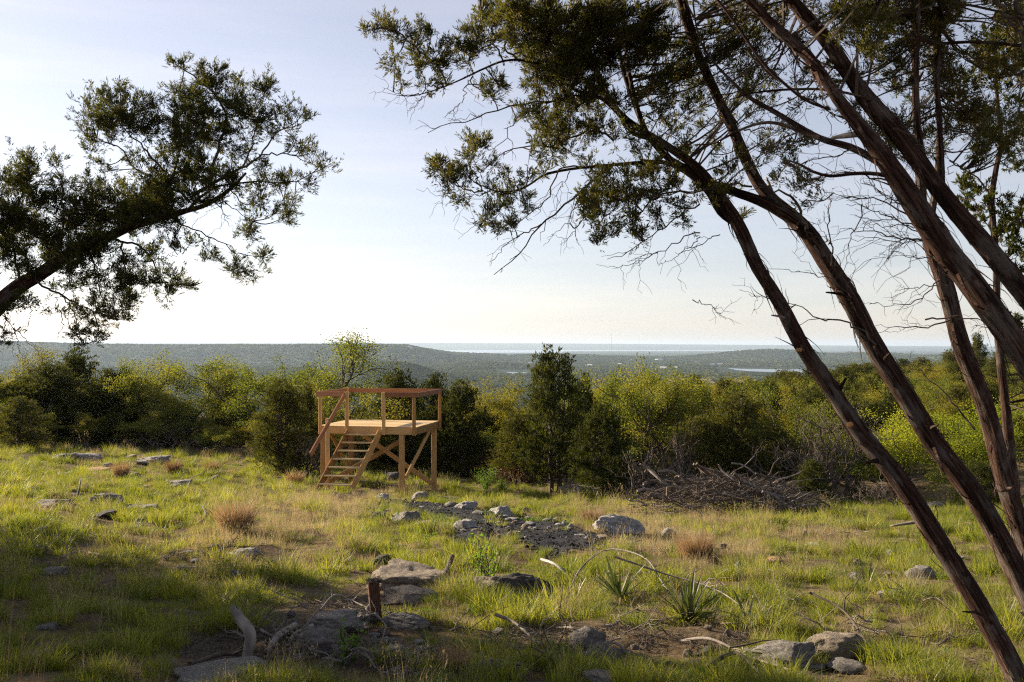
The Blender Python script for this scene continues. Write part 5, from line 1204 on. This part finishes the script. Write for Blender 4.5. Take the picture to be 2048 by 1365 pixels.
# the rest of the crown, outside the frame to the left and above
for k in range(90):
    zx, zy, r = R.choice(CL); an = R.uniform(0, 6.28); HL.spray((zx + math.cos(an) * r * 1.05) / 2.274, 100 + (zy + math.sin(an) * r * .95) / 2.274, R.uniform(13, 24), DL, .7)
for k in range(34):
    t_k = R.random(); HL.spray(130 + 330 * t_k + R.uniform(-15, 15), 515 - 165 * t_k + R.uniform(-22, 22), R.uniform(16, 28), DL - .22, .9, dd=R.uniform(-.1, .05))
HL.leaves()
HL.limb([(-165, 760, 26), (-260, 560, 22), (-330, 380, 16), (-380, 180, 10), (-400, -60, 5)], 7.2, 7.6, 12, 'bough', seed=8)
HL.limb([(-250, 580, 14), (-150, 430, 11), (-90, 300, 8), (-80, 120, 5)], 7.3, 6.9, 10, 'bough', seed=9)
HL.limb([(-320, 400, 12), (-470, 300, 9), (-580, 180, 6)], 7.4, 8.0, 10, 'bough', seed=10)
far_sk = np.vstack(HL.sk[-3:])[:, :3]
for k in range(64):
    a0 = far_sk[R.randrange(len(far_sk))]; px = CX + a0[0] / a0[1] * F + R.uniform(-90, 60); py = Y0 - a0[2] / a0[1] * F + R.uniform(-90, 70)
    if px < -100: HL.spray(px, py, R.uniform(40, 70), a0[1] + R.uniform(-.5, .5), .12, sk=far_sk)
HL.leaves(K=6, ln=(.05, .09), wd=(.014, .026), name='upper_crown'); HL.twigs()

# ---- right: leaning trunks of several junipers
def Z2(L): return Z1(L, 700, 0, 2.274)
def Z3(L): return Z1(L, 1350, 0, 2.275)
def ground_foot(px, D): return GX(px, D)

# A and B: the two slender trunks that cross the picture
fA = GX(2062, 4.75)
HA = Hero('juniper_tree', 'slender juniper trunk leaning furthest left, with an orange cut knot', fA)
A_ = HA.limb([(2090, 1460, 40), (2030, 1350, 38), (1960, 1215, 36), (1900, 1118, 34), (1835, 1015, 33), (1768, 925, 31), (1715, 858, 31), (1655, 768, 28), (1600, 685, 27), (1556, 600, 25), (1520, 540, 24), (1482, 461, 24), (1440, 395, 20), (1396, 338, 17), (1316, 281, 13), (1250, 237, 11), (1205, 180, 9), (1180, 100, 7), (1160, 0, 5), (1140, -110, 4), (1080, -230, 3)], 4.75, 5.7, 26, 'trunk', .13, strips=190, seed=21)
HA.limb([(1482, 455, 13), (1445, 430, 13), (1407, 372, 12), (1345, 330, 9), (1290, 325, 7), (1228, 330, 5.5), (1162, 336, 5), (1118, 343, 4.5), (1074, 356, 4), (1043, 378, 3.2), (1000, 384, 2.6), (950, 366, 1.6)], 5.4, 5.3, 8, 'branch', seed=22)
HA.limb([(1316, 281, 9), (1260, 262, 8), (1219, 205, 7), (1140, 176, 5), (1096, 140, 5), (1038, 119, 4.2), (985, 130, 3.8), (937, 154, 3.2), (893, 171, 2.6), (845, 189, 2), (801, 193, 1.3), (766, 185, .6)], 5.45, 5.2, 8, 'branch', seed=23)
HA.limb([(1290, 262, 10), (1262, 190, 9), (1240, 110, 8), (1225, 30, 7), (1215, -60, 5)], 5.5, 5.7, 8, 'branch', seed=24)
for L, r0 in ((Z2([(1180, 450), (1100, 440), (1020, 440), (900, 460), (800, 480), (650, 500), (560, 545), (450, 560), (355, 605)]), .007), (Z2([(1020, 445), (880, 470), (790, 510), (740, 570), (700, 640), (650, 690)]), .006), (Z2([(1200, 640), (1100, 600), (960, 640), (880, 670), (760, 670), (680, 710), (600, 780)]), .007),
              (Z2([(1200, 740), (1080, 850), (950, 950), (870, 1020), (800, 1110), (720, 1200), (655, 1250)]), .008), (Z2([(870, 1020), (740, 1090), (690, 1140), (640, 1210)]), .004), (Z2([(1050, 760), (950, 780), (900, 900), (840, 960), (760, 1010), (640, 1060)]), .005), (Z2([(1000, 780), (960, 850), (930, 960)]), .003),
              (Z2([(560, 345), (530, 400), (510, 460), (450, 520)]), .004), (Z2([(390, 430), (330, 440), (300, 480), (270, 495)]), .003), (Z2([(330, 425), (230, 430), (150, 400)]), .003), (Z2([(1040, 900), (1000, 1000), (900, 1090)]), .003), (Z2([(1080, 920), (1040, 1030), (955, 1115)]), .003),
              (Z2([(1590, 930), (1500, 980), (1400, 1050), (1300, 1120), (1240, 1160), (1170, 1180)]), .005), (Z2([(1592, 1060), (1500, 1090), (1400, 1150), (1330, 1170), (1260, 1190)]), .004), (Z2([(1592, 1080), (1480, 1170), (1420, 1200)]), .003), (Z2([(1400, 1150), (1300, 1200), (1195, 1222)]), .003),
              (Z2([(1540, 880), (1430, 880), (1330, 960), (1230, 1040), (1150, 1080)]), .006), (Z2([(1200, 740), (1120, 800), (1130, 900), (1140, 1000), (1110, 1090)]), .006), (Z2([(440, 390), (400, 300), (330, 250), (230, 160), (120, 110)]), .006), (Z2([(560, 340), (540, 270), (520, 200)]), .004),
              (Z2([(700, 300), (660, 200), (640, 110), (600, 50)]), .006), (Z2([(600, 870), (520, 860), (460, 800), (400, 760)]), .005), (Z2([(600, 870), (560, 780), (540, 690), (540, 640)]), .005), (Z2([(780, 860), (720, 900), (680, 960), (660, 1010)]), .004), (Z2([(640, 870), (540, 900), (460, 900), (400, 830)]), .003),
              (Z2([(770, 280), (700, 200), (760, 100), (800, 30)]), .006), (Z2([(900, 310), (880, 200), (900, 100), (880, 10)]), .008), (Z2([(1180, 450), (1130, 330), (1100, 200), (1080, 80)]), .009), (Z2([(480, 910), (430, 890), (405, 840)]), .002), (Z2([(600, 1050), (575, 1030), (565, 1015)]), .002),
              ([(1385, 600), (1420, 612), (1452, 640)], .003), ([(1556, 585), (1520, 596), (1497, 588)], .003)):
    HA.thin(L, 5.35, 5.3 + R.uniform(-.2, .2), r0, max(r0 * .25, .0009), 6)
CA = [(90,140,36),(160,85,34),(200,130,45),(260,170,45),(330,130,26),(370,150,20),(200,260,42),(225,340,34),(290,220,45),(330,290,52),(340,385,36),(400,250,42),(400,330,42),(450,290,42),(465,190,22),(520,190,42),(545,270,48),(600,220,45),(560,130,32),(600,50,40),(650,110,55),(700,50,65),(700,180,62),(790,80,85),(800,200,75),(900,50,85),(920,170,85),(1000,100,80),(850,290,52),(950,270,85),(1050,220,85),(1050,330,75),
 (1120,60,85),(1150,150,85),(1180,280,75),(1120,400,55),(830,350,45),(860,400,45),(900,380,45),(960,340,62),(820,500,50),(870,540,52),(940,500,52),(1000,470,62),(1080,480,62),(1000,560,70),(880,610,52),(950,630,52),(850,690,42),(920,700,42),(1000,690,42),(1080,600,52),(1150,560,42),(1200,600,35),(600,410,26),(640,440,20),(680,390,16),
 (540,640,24),(570,690,36),(520,720,42),(600,650,24),(420,780,36),(480,790,42),(540,800,36),(640,740,26),(450,850,26),(500,910,28),(400,750,20),(700,810,18),(640,860,28),(700,880,34),(760,900,36),(720,950,32),(640,950,30),(810,820,28),(800,920,28),(670,1030,26),(620,1000,20),(740,1030,12),(880,780,26),
 (1100,900,52),(1150,870,60),(1120,960,52),(1080,1000,42),(1150,1040,40),(1130,1105,26),(1200,950,48),(1250,880,55),(1200,1050,30),(1280,1000,32),(1300,930,40),(1350,860,50),(1400,980,30),(1400,900,42),(1350,800,50),(1250,790,42),(1100,780,42),(1170,790,52),(1450,820,42),(1480,930,32),(1520,1000,32),(1300,1070,18),
 (1240,450,52),(1300,600,32),(1320,150,55),(1350,250,52),(1280,300,42),(1400,350,52),(1450,450,52),(1500,350,52),(1530,500,42),(1480,560,40),(1420,230,42),(1250,170,52),(1530,650,32),(1250,60,60),(1380,60,50),(1480,120,45)]
for k in range(46): HA.spray(R.uniform(1250, 1560), R.uniform(-10, 330), R.uniform(16, 30), 5.4 + R.uniform(-.3, .3), .8)
for k in range(24): HA.spray(R.uniform(1150, 1480), R.uniform(330, 450), R.uniform(13, 22), 5.3 + R.uniform(-.2, .2), .6)
for zx, zy, r in CA:
    px, py, rp = 700 + zx / 2.274, zy / 2.274, r / 2.274 * 1.08
    dn = 1.5 if zx > 700 and zy < 420 else .95
    HA.spray(px, py, rp, 5.3, dn)
    if r > 48: HA.spray(px + R.uniform(-14, 14), py + R.uniform(-14, 14), rp * .9, 5.3 + R.uniform(-.35, .35), dn)
for k in range(80):
    zx, zy, r = R.choice(CA); an = R.uniform(0, 6.28); HA.spray(700 + (zx + math.cos(an) * r * 1.05) / 2.274, (zy + math.sin(an) * r) / 2.274, R.uniform(12, 20), 5.3, .6)
HA.leaves()
for k in range(70): HA.spray(R.uniform(900, 1500), R.uniform(-300, -75), R.uniform(30, 55), 5.3 + R.uniform(-.8, .8), .16)
HA.leaves(K=6, ln=(.04, .07), wd=(.012, .02), name='upper_crown'); HA.twigs()
# orange cut knots on the trunk
def knot(h, px, py, D, r, lab=None):
    g = Geo(); p = P3(px, py, D); t = np.linspace(0, 1, 3)[:, None]; d = norm(np.array([-.60, -.78, .05])); P = p + d * (t - .92) * .03; tubes(g, P[None] - h.o, np.array([r * 1.15, r, r * .9]), 10)
    c = P[-1] - h.o; a1 = norm(np.cross(d, [0, 0, 1.])); b1 = np.cross(d, a1); n = 10; ring = [c + (a1 * math.cos(2 * math.pi * q / n) + b1 * math.sin(2 * math.pi * q / n)) * r * .9 for q in range(n)]
    g.add(np.array(ring + [c + d * .001]), [(q, (q + 1) % n, (q + 2) % n, n) for q in range(0, n, 2)]); g.obj('cut_knot', M['cutwood'], h.t)
knot(HA, 1697, 850, 5.0, .013); knot(HA, 1596, 700, 5.08, .010)

fB = GX(2150, 5.0)
HB = Hero('juniper_tree', 'second leaning juniper trunk, just right of the slenderest one', fB)
HB.limb([(2170, 1460, 44), (2110, 1310, 42), (2048, 1170, 40), (1975, 1035, 38), (1905, 932, 37), (1830, 825, 35), (1752, 700, 33), (1701, 600, 32), (1655, 525, 31), (1614, 466, 30), (1570, 425, 27), (1526, 380, 22), (1495, 325, 20), (1460, 246, 19), (1429, 185, 17), (1398, 114, 15), (1367, 26, 13), (1345, -60, 11), (1330, -170, 8), (1290, -290, 5)], 5.0, 5.6, 26, 'trunk', .13, strips=200, seed=31)
HB.limb([(1600, 450, 20), (1565, 425, 19), (1520, 402, 16), (1470, 385, 14), (1425, 368, 13), (1380, 340, 12), (1330, 312, 11), (1290, 262, 10), (1270, 200, 8), (1255, 120, 7), (1246, 30, 6)], 5.3, 5.55, 14, 'branch', seed=32)
HB.limb([(1396, 118, 11), (1388, 70, 11), (1372, 10, 10), (1360, -60, 8)], 5.4, 5.3, 8, 'branch', seed=33)
for L, r0 in (([(1556, 404), (1590, 420), (1608, 450), (1612, 470)], .006), ([(1702, 596), (1660, 560), (1620, 548), (1560, 540), (1525, 541)], .003), ([(1752, 690), (1700, 650), (1640, 640), (1600, 615), (1560, 600)], .006), ([(1440, 470), (1400, 490), (1360, 510), (1350, 505)], .003),
              (Z3([(600, 1040), (570, 960), (530, 900), (440, 860), (380, 850)]), .010), (Z3([(350, 850), (250, 840), (150, 860), (0, 880), (-200, 900)]), .006), (Z3([(710, 1210), (705, 1100), (700, 1000), (710, 900)]), .005), (Z3([(700, 1110), (690, 1070)]), .003)):
    HB.thin(L, 5.2, 5.1, r0, max(r0 * .3, .001), 4)
for zx, zy, r in [(80,450,60),(60,550,42),(120,380,52),(200,120,62),(250,80,62),(150,60,45),(260,200,55),(330,130,55),(280,300,42),(200,250,42),(100,600,34),(170,620,36),(400,330,26),(60,250,40),(30,350,50),(120,480,40),(60,700,36),(180,700,30),(-40,600,40),(-60,480,50),(130,180,40),(380,60,36)]:
    HB.spray(1350 + zx / 2.275, zy / 2.275, r / 2.275 * 1.08, 5.5, .8)
HB.leaves()
for k in range(50): HB.spray(R.uniform(1200, 1560), R.uniform(-300, -75), R.uniform(30, 55), 5.5 + R.uniform(-.6, .6), .16)
HB.leaves(K=6, ln=(.04, .07), wd=(.012, .02), name='upper_crown')
HB.twigs()

# C and D: the two heavier trunks in the upper right corner, closer to the camera
fC = GX(2420, 3.9)
HC = Hero('juniper_tree', 'thick shaggy juniper trunk crossing the upper right, with a long sunlit limb', fC); HC.RS = .53
HC.limb([(2480, 1560, 62), (2330, 1210, 58), (2180, 925, 54), (2060, 730, 50), (1965, 600, 48), (1920, 535, 46), (1877, 475, 44), (1811, 382, 38), (1746, 286, 30), (1684, 211, 22), (1631, 132, 20), (1592, 88, 20), (1539, 44, 17), (1499, 0, 15), (1440, -75, 12), (1400, -210, 9), (1390, -360, 6)], 3.9, 4.1, 28, 'trunk', .14, strips=240, seed=41)
HC.limb([(1800, 365, 13), (1772, 338, 13), (1723, 303, 12), (1658, 284, 11), (1596, 252, 10), (1548, 224, 8.5), (1495, 193, 7), (1447, 145, 5), (1407, 97, 4), (1390, 40, 3)], 4.15, 4.9, 10, 'limb', seed=42)
HC.limb([(1640, 276, 7), (1596, 262, 7), (1560, 248, 6), (1520, 246, 5.5), (1477, 262, 5), (1425, 288, 4), (1390, 290, 3)], 4.3, 4.7, 8, 'branch', seed=43)
HC.limb([(1810, 370, 8), (1781, 354, 8), (1723, 346, 7), (1668, 353, 6), (1630, 345, 5), (1596, 327, 4), (1560, 318, 2)], 4.1, 4.3, 8, 'branch', seed=44)
HC.limb([(1746, 200, 5), (1700, 188, 5), (1640, 179, 4.5), (1560, 180, 4), (1500, 188, 3), (1460, 200, 2)], 4.2, 4.5, 8, 'branch', seed=45)
HC.limb([(1660, 220, 5), (1610, 200, 5), (1560, 160, 5), (1520, 120, 5), (1480, 60, 5), (1440, 5, 5), (1400, -40, 4)], 4.0, 3.9, 8, 'branch', seed=46)
for L, r0 in ((Z3([(850, 690), (750, 700), (640, 730), (560, 760), (500, 740)]), .004), (Z3([(1000, 830), (860, 800), (740, 790), (660, 810)]), .005), (Z3([(560, 590), (480, 640), (430, 680), (360, 720)]), .004), (Z3([(660, 630), (560, 640), (470, 670), (390, 710)]), .004), (Z3([(1150, 1040), (1020, 960), (900, 900), (820, 900), (720, 880)]), .005), (Z3([(1150, 1035), (1000, 1000), (880, 950), (780, 930)]), .004),
              (Z3([(1200, 1105), (1050, 1090), (900, 1060), (770, 1050)]), .005), (Z3([(1190, 1095), (1060, 1100), (900, 1090), (740, 1090)]), .003), (Z3([(1150, 1040), (1050, 1020), (950, 1030), (850, 1000)]), .003), (Z3([(1060, 950), (960, 900), (900, 850), (880, 820)]), .004), (Z3([(850, 930), (820, 1050), (790, 1120), (770, 1270)]), .003), (Z3([(640, 840), (680, 880), (700, 910)]), .002),
              (Z3([(1230, 1180), (1150, 1180), (1060, 1170), (970, 1140)]), .003), (Z3([(1240, 1300), (1130, 1310), (1000, 1320)]), .003), (Z3([(330, 230), (430, 330), (560, 420), (700, 520), (760, 560)]), .006), (Z3([(290, 600), (370, 580), (450, 590), (520, 610)]), .004), (Z3([(520, 610), (440, 650), (370, 720)]), .003), (Z3([(1100, 1090), (1000, 1120), (960, 1130)]), .002)):
    HC.thin(L, 4.25, 4.4, r0, max(r0 * .25, .0008), 7)
for zx, zy, r in [(560,650,36),(500,680,38),(620,650,34),(430,700,26),(560,780,48),(620,830,42),(540,850,42),(600,910,32),(470,820,24),(560,240,32),(600,330,42),(560,180,32),(680,370,32),(520,740,24)]:
    HC.spray(1350 + zx / 2.275, zy / 2.275, r / 2.275 * 1.05, 4.6, .7)
HC.leaves()
for k in range(60): HC.spray(R.uniform(1350, 1900), R.uniform(-420, -95), R.uniform(40, 70), 4.3 + R.uniform(-.8, .8), .16)
HC.leaves(K=6, ln=(.04, .07), wd=(.012, .02), name='upper_crown')
HC.twigs()

fD = GX(2560, 4.3)
HD = Hero('juniper_tree', 'dark shaggy juniper trunk along the upper right corner with hanging sunlit sprays', fD); HD.RS = .55
HD.limb([(2640, 1500, 50), (2480, 1230, 48), (2320, 950, 45), (2180, 760, 42), (2048, 585, 38), (1995, 520, 35), (1943, 461, 33), (1855, 352, 30), (1790, 259, 32), (1746, 211, 30), (1702, 154, 26), (1658, 88, 24), (1614, 35, 22), (1583, 0, 20), (1540, -90, 15), (1560, -230, 11), (1620, -380, 7)], 4.3, 4.4, 26, 'trunk', .14, strips=200, seed=51)
HD.limb([(1855, 350, 9), (1838, 262, 9), (1833, 180, 8), (1834, 88, 7), (1838, 0, 6), (1840, -80, 5)], 4.5, 4.6, 10, 'branch', seed=52)
HD.limb([(1885, 390, 11), (1882, 300, 9), (1876, 200, 8), (1878, 90, 7), (1880, 0, 6)], 4.6, 4.8, 10, 'branch', seed=53)
HD.limb([(1840, 80, 6), (1880, 88, 6), (1950, 84, 5), (2048, 92, 5), (2120, 95, 4)], 4.5, 4.3, 8, 'branch', seed=54)
for L, r0 in ((Z3([(990, 590), (1070, 620), (1140, 690), (1200, 740)]), .005), (Z3([(1250, 730), (1310, 770), (1370, 830)]), .004), (Z3([(820, 60), (860, 150), (900, 250)]), .006), (Z3([(760, 100), (900, 60), (1020, 60), (1200, 30)]), .007), (Z3([(1450, 0), (1500, 60), (1560, 130), (1600, 200)]), .012), (Z3([(1560, 0), (1580, 100), (1590, 180)]), .012)):
    HD.thin(L, 4.3, 4.3, r0, max(r0 * .4, .001), 6)
for zx, zy, r in [(1030,80,72),(1100,60,72),(1180,60,72),(1250,40,52),(1100,160,62),(1200,150,55),(1050,330,50),(1020,250,45),(1000,320,45),(1120,250,52),(1250,250,52),(1180,330,52),(1080,400,36),(1240,400,55),(1150,480,42),(1250,500,52),(1170,560,42),(1240,590,34),(1300,470,52),(1350,530,52),(1400,480,52),(1380,420,42),(1290,340,40),(1450,560,40),(1120,620,30),(880,240,42),(940,260,40),(1000,20,50),(920,20,60)]:
    HD.spray(1350 + zx / 2.275, zy / 2.275, r / 2.275 * 1.08, 4.8, .8)
    if r > 50: HD.spray(1350 + zx / 2.275 + R.uniform(-12, 12), zy / 2.275 + R.uniform(-12, 12), r / 2.275, 5.0, .8)
for k in range(50): HD.spray(R.uniform(1690, 2050), R.uniform(-10, 290), R.uniform(18, 32), 4.95 + R.uniform(-.3, .3), 1.0)
for k in range(34): HD.spray(R.uniform(1400, 1720), R.uniform(-10, 230), R.uniform(16, 26), 5.1 + R.uniform(-.3, .3), .7)
HD.leaves()
for k in range(50): HD.spray(R.uniform(1600, 2300), R.uniform(-420, -95), R.uniform(40, 70), 4.6 + R.uniform(-.8, .8), .16)
HD.leaves(K=6, ln=(.04, .07), wd=(.012, .02), name='upper_crown')
for zx, zy, r in [(730,50,42),(800,100,62),(750,165,42),(850,60,62),(900,170,62),(950,60,62),(960,170,45),(880,225,32),(790,40,50),(840,150,45)]:
    HD.spray(1350 + zx / 2.275, zy / 2.275, r / 2.275 * 1.05, 3.95, 1.2, dd=R.uniform(-.1, .1))
for zx, zy, r in [(1440,500,50),(1500,540,50),(1560,500,60),(1430,600,40),(1560,630,45),(1380,660,40),(1400,730,30),(1480,690,32),(1570,690,45),(1530,600,50),(1460,640,30)]:
    HD.spray(1350 + zx / 2.275, zy / 2.275, r / 2.275 * 1.05, 4.15, .8, dd=R.uniform(-.1, .1))
HD.leaves(mt='juniper_sunlit_tone', name='near_sprays', ln=(.012, .026), wd=(.003, .005)); HD.twigs()

# E: upright trunk behind the leaning ones
fE = GX(2085, 6.4)
HE = Hero('juniper_tree', 'upright leaning juniper trunk standing behind the crossing trunks at right', fE)
HE.limb([(2110, 1330, 40), (2075, 1200, 36), (2040, 1060, 34), (2008, 950, 33), (1975, 830, 32), (1940, 735, 31), (1908, 640, 30), (1885, 560, 28), (1866, 500, 25), (1850, 440, 19), (1842, 380, 16), (1836, 300, 14), (1832, 200, 12), (1828, 90, 10), (1822, -20, 8)], 6.4, 6.5, 24, 'trunk', .13, strips=170, seed=61)
HE.limb([(1858, 460, 12), (1868, 400, 12), (1877, 330, 12), (1878, 250, 11), (1874, 170, 9), (1868, 60, 8), (1860, -30, 6)], 6.5, 6.7, 10, 'branch', seed=62)
for L, r0 in (([(1848, 440), (1815, 410), (1780, 395), (1760, 385)], .008), ([(1856, 480), (1800, 445), (1750, 440), (1700, 430)], .005), ([(1880, 560), (1838, 600), (1800, 610), (1735, 606)], .005), ([(1900, 640), (1850, 655), (1790, 655), (1752, 665)], .006), ([(1850, 640), (1930, 636), (1980, 650), (2040, 655)], .006), ([(1950, 860), (1900, 800), (1850, 750), (1790, 715)], .007), ([(1870, 520), (1820, 480), (1770, 470)], .004)):
    HE.thin(L, 6.4, 6.3, r0, .0012, 8)
for zx, zy, r in [(1050,330,42),(1120,200,50),(1180,420,42),(1090,560,36),(1150,620,28),(1080,460,40),(1010,420,26),(1220,660,22),(1160,90,60),(1060,180,50)]:
    HE.spray(1350 + zx / 2.275, zy / 2.275, r / 2.275, 6.6, .8)
for k in range(40): HE.spray(R.uniform(1700, 2100), R.uniform(-260, -10), R.uniform(26, 46), 6.6 + R.uniform(-.6, .6), .7)
HE.leaves(); HE.twigs()

# F: pale-stemmed juniper at the right edge, further back
fF = GX(2035, 9.0)
HFt = Hero('juniper_tree', 'juniper with a thin pale sunlit stem at the right edge', fF); HFt.dens = .95
HFt.limb([(2040, 1150, 20), (2020, 900, 18), (1999, 700, 14), (1992, 560, 12), (1992, 505, 11), (1986, 440, 10), (1983, 395, 10), (1992, 340, 9), (2002, 290, 8), (1996, 220, 7), (1990, 120, 5), (1996, 20, 4)], 9.0, 8.8, 14, 'trunk', .12, seed=71, strips=30)
for L, r0 in (([(1985, 400), (1960, 360), (1920, 335), (1890, 315)], .010), ([(1990, 480), (2020, 450), (2048, 440)], .009), ([(1998, 300), (2025, 270), (2050, 250)], .010), ([(1985, 400), (2015, 390), (2048, 400)], .006), ([(1992, 250), (1965, 200), (1960, 140)], .008), ([(1990, 470), (1960, 430), (1950, 400)], .006), ([(2000, 690), (1980, 660), (1950, 650)], .006), ([(1993, 510), (2020, 520), (2050, 505)], .008)):
    HFt.thin(L, 8.9, 8.8, r0, .002, 5)
for zx, zy, r in [(1430,150,45),(1500,110,55),(1560,150,45),(1400,230,55),(1470,280,55),(1550,300,55),(1380,330,55),(1450,370,45),(1520,420,45),(1480,200,50),(1560,230,50),(1320,850,45),(1380,870,45),(1340,950,45),(1400,930,36),(1300,900,26),(1380,1010,26),(1500,900,24),(1520,1000,45),(1480,1090,45),(1550,1100,45),(1560,950,34),(1520,1160,28),(1560,1250,28),(1330,800,26),(1480,960,36),(1500,1040,36),(1490,1180,22),(1380,700,36),(1500,700,40),(1560,780,34),(1440,1050,20),(1540,1450,34),(1570,1500,40),(1500,1480,22),(1580,1000,50),(1590,1150,40)]:
    HFt.spray(1350 + zx / 2.275, zy / 2.275, r / 2.275 * 1.05, 8.9, 1.0, up=.6)
for k in range(50): HFt.spray(R.uniform(2055, 2400), R.uniform(-100, 900), R.uniform(28, 48), 9.0 + R.uniform(-1, 1), .8)
HFt.leaves(K=7, ln=(.026, .055), wd=(.007, .012), mt='juniper_far'); HFt.twigs()

# ------------------------------------------------------------------ junipers just outside the left edge: they cast the long shadows over the near meadow
for x, y, H, w, k, lab in ((-8.6, 9.9, 4.3, 3.6, 1, 'juniper outside the left edge, nearest the camera'), (-11.8, 12.8, 4.6, 2.5, 9, 'oak outside the left edge, behind the big bough'),
                       (-14.9, 15.4, 4.6, 2.3, 9, 'oak outside the left edge, farthest of the group'), (-12.6, 9.4, 5.6, 4.0, 1, 'juniper outside the left edge, beside the nearest'),
                       (-8.6, 6.6, 4.4, 3.6, 3, 'low juniper outside the left edge under the big bough'), (-16.5, 12.4, 5.6, 4.2, 3, 'juniper outside the left edge, outermost of the group')):
    pr = PJ[k] if k < 5 else PO[0]; kn = 'juniper' if k < 5 else 'oak'; t = thing(kn + '_tree', lab, kn, (x, y, float(zg(x, y))), None, (0, 0, k * 1.3), (w / 2.6, w / 2.6, H / 4)); mkobj('trunk', pr[1], t); mkobj('crown', pr[2], t)

# ------------------------------------------------------------------ far things
mm, nt, b, out = mat('far_mast_steel'); b.inputs['Base Color'].default_value = (.25, .23, .23, 1); M['steel'] = mm
for px, D, top, lab in ((1223, 7200, 670, 'taller thin radio mast above the reservoir shore'), (1278, 7600, 678, 'shorter thin radio mast right of the taller one'), (836, 4100, 684, 'small mast on the end of the left mesa'), (583, 4200, 686, 'small mast on the middle of the left mesa')):
    p = GX(px, D); H = -(top - Y0) / F * D - p[2]; t = thing('radio_mast', lab, 'radio mast', tuple(p)); g = Geo()
    w0 = .9 if D > 6000 else .55
    for s1 in (-1, 1):
        for s2 in (-1, 1): tubes(g, np.array([[s1 * w0, s2 * w0, 0], [s1 * w0 * .6, s2 * w0 * .6, H]]), [w0 * .22, w0 * .2], 4)
    for q in range(int(H / (w0 * 4))): z = q * w0 * 4; tubes(g, np.array([[-w0 * .9, -w0 * .9, z], [w0 * .9, w0 * .9, z + w0 * 4]]), [w0 * .12, w0 * .12], 3); tubes(g, np.array([[w0 * .9, -w0 * .9, z], [-w0 * .9, w0 * .9, z + w0 * 4]]), [w0 * .12, w0 * .12], 3)
    g.obj('lattice', M['steel'], t); g = Geo(); g.box((-w0 * 1.6, -w0 * 1.6, H), (w0 * 1.6, w0 * 1.6, H + w0 * 3)); g.obj('antenna', M['steel'], t)
mm, nt, b, out = mat('house_wall'); b.inputs['Base Color'].default_value = (.62, .60, .57, 1); b.inputs['Roughness'].default_value = .8; M['hwall'] = mm
mm, nt, b, out = mat('house_roof'); b.inputs['Base Color'].default_value = (.42, .41, .42, 1); b.inputs['Roughness'].default_value = .5; M['hroof'] = mm
def house(px, D, w, lab):
    p = GX(px, D); t = thing('house', lab, 'house', tuple(p), rot=(0, 0, R.uniform(-.6, .6))); d, h, rh = w * .55, w * .25 + 3, w * .12 + 1.5
    g = Geo(); g.box((-w / 2, -d / 2, -2), (w / 2, d / 2, h)); g.obj('wall', M['hwall'], t)
    g = Geo(); e_ = .6; V = [(-w/2-e_, -d/2-e_, h+.01), (w/2+e_, -d/2-e_, h+.01), (w/2+e_, d/2+e_, h+.01), (-w/2-e_, d/2+e_, h+.01), (-w/2-e_, 0, h+rh), (w/2+e_, 0, h+rh)]
    g.add(V, [(0, 1, 5, 4), (3, 4, 5, 2), (0, 3, 2, 1), (0, 4, 3, 3), (1, 2, 5, 5)][:3]); g.obj('roof', M['hroof'], t)
for k, (px, D, w, place) in enumerate(((1327, 2950, 20, 'above the olive oaks at centre right, nearest of the valley houses'), (1300, 3150, 13, 'among trees left of the nearest valley house'), (1318, 4300, 30, 'pale long building far out in the valley, right of the masts'), (1060, 3700, 14, 'in the valley just left of the tallest juniper tip'), (1180, 3300, 16, 'in the valley right of the tallest juniper tip'),
        (1240, 3500, 13, 'below the taller radio mast'), (1390, 3900, 16, 'in the valley left of the river reach'), (1425, 3300, 14, 'close to the left tip of the river reach'), (1440, 3420, 18, 'behind the left tip of the river reach'), (1700, 5200, 26, 'far right of the leaning trunk on the plain'),
        (880, 4300, 14, 'in the hazy valley right of the mesa foot'), (820, 3900, 16, 'at the foot of the mesa end'), (1130, 4100, 14, 'in the valley right behind the tallest juniper'), (1352, 3000, 12, 'just right of the nearest valley house'))):
    house(px, D, w, 'small pale house ' + place if 'building' not in place else place)

# ------------------------------------------------------------------ air
HAZE = 5.2e-5
g = Geo(); g.box((-21000, -900, VALLEY - 14), (21000, 29000, 105))
hm = bpy.data.materials.new('valley_air'); hm.use_nodes = True; nt = hm.node_tree; nt.nodes.clear()
ho = nt.nodes.new('ShaderNodeOutputMaterial'); pv = nt.nodes.new('ShaderNodeVolumePrincipled'); pv.inputs['Color'].default_value = (.62, .79, 1, 1); pv.inputs['Density'].default_value = HAZE; pv.inputs['Anisotropy'].default_value = 0.25
nt.links.new(pv.outputs[0], ho.inputs['Volume'])
tag(g.obj('haze', hm), 'pale blue haze filling the valley', kind='stuff')
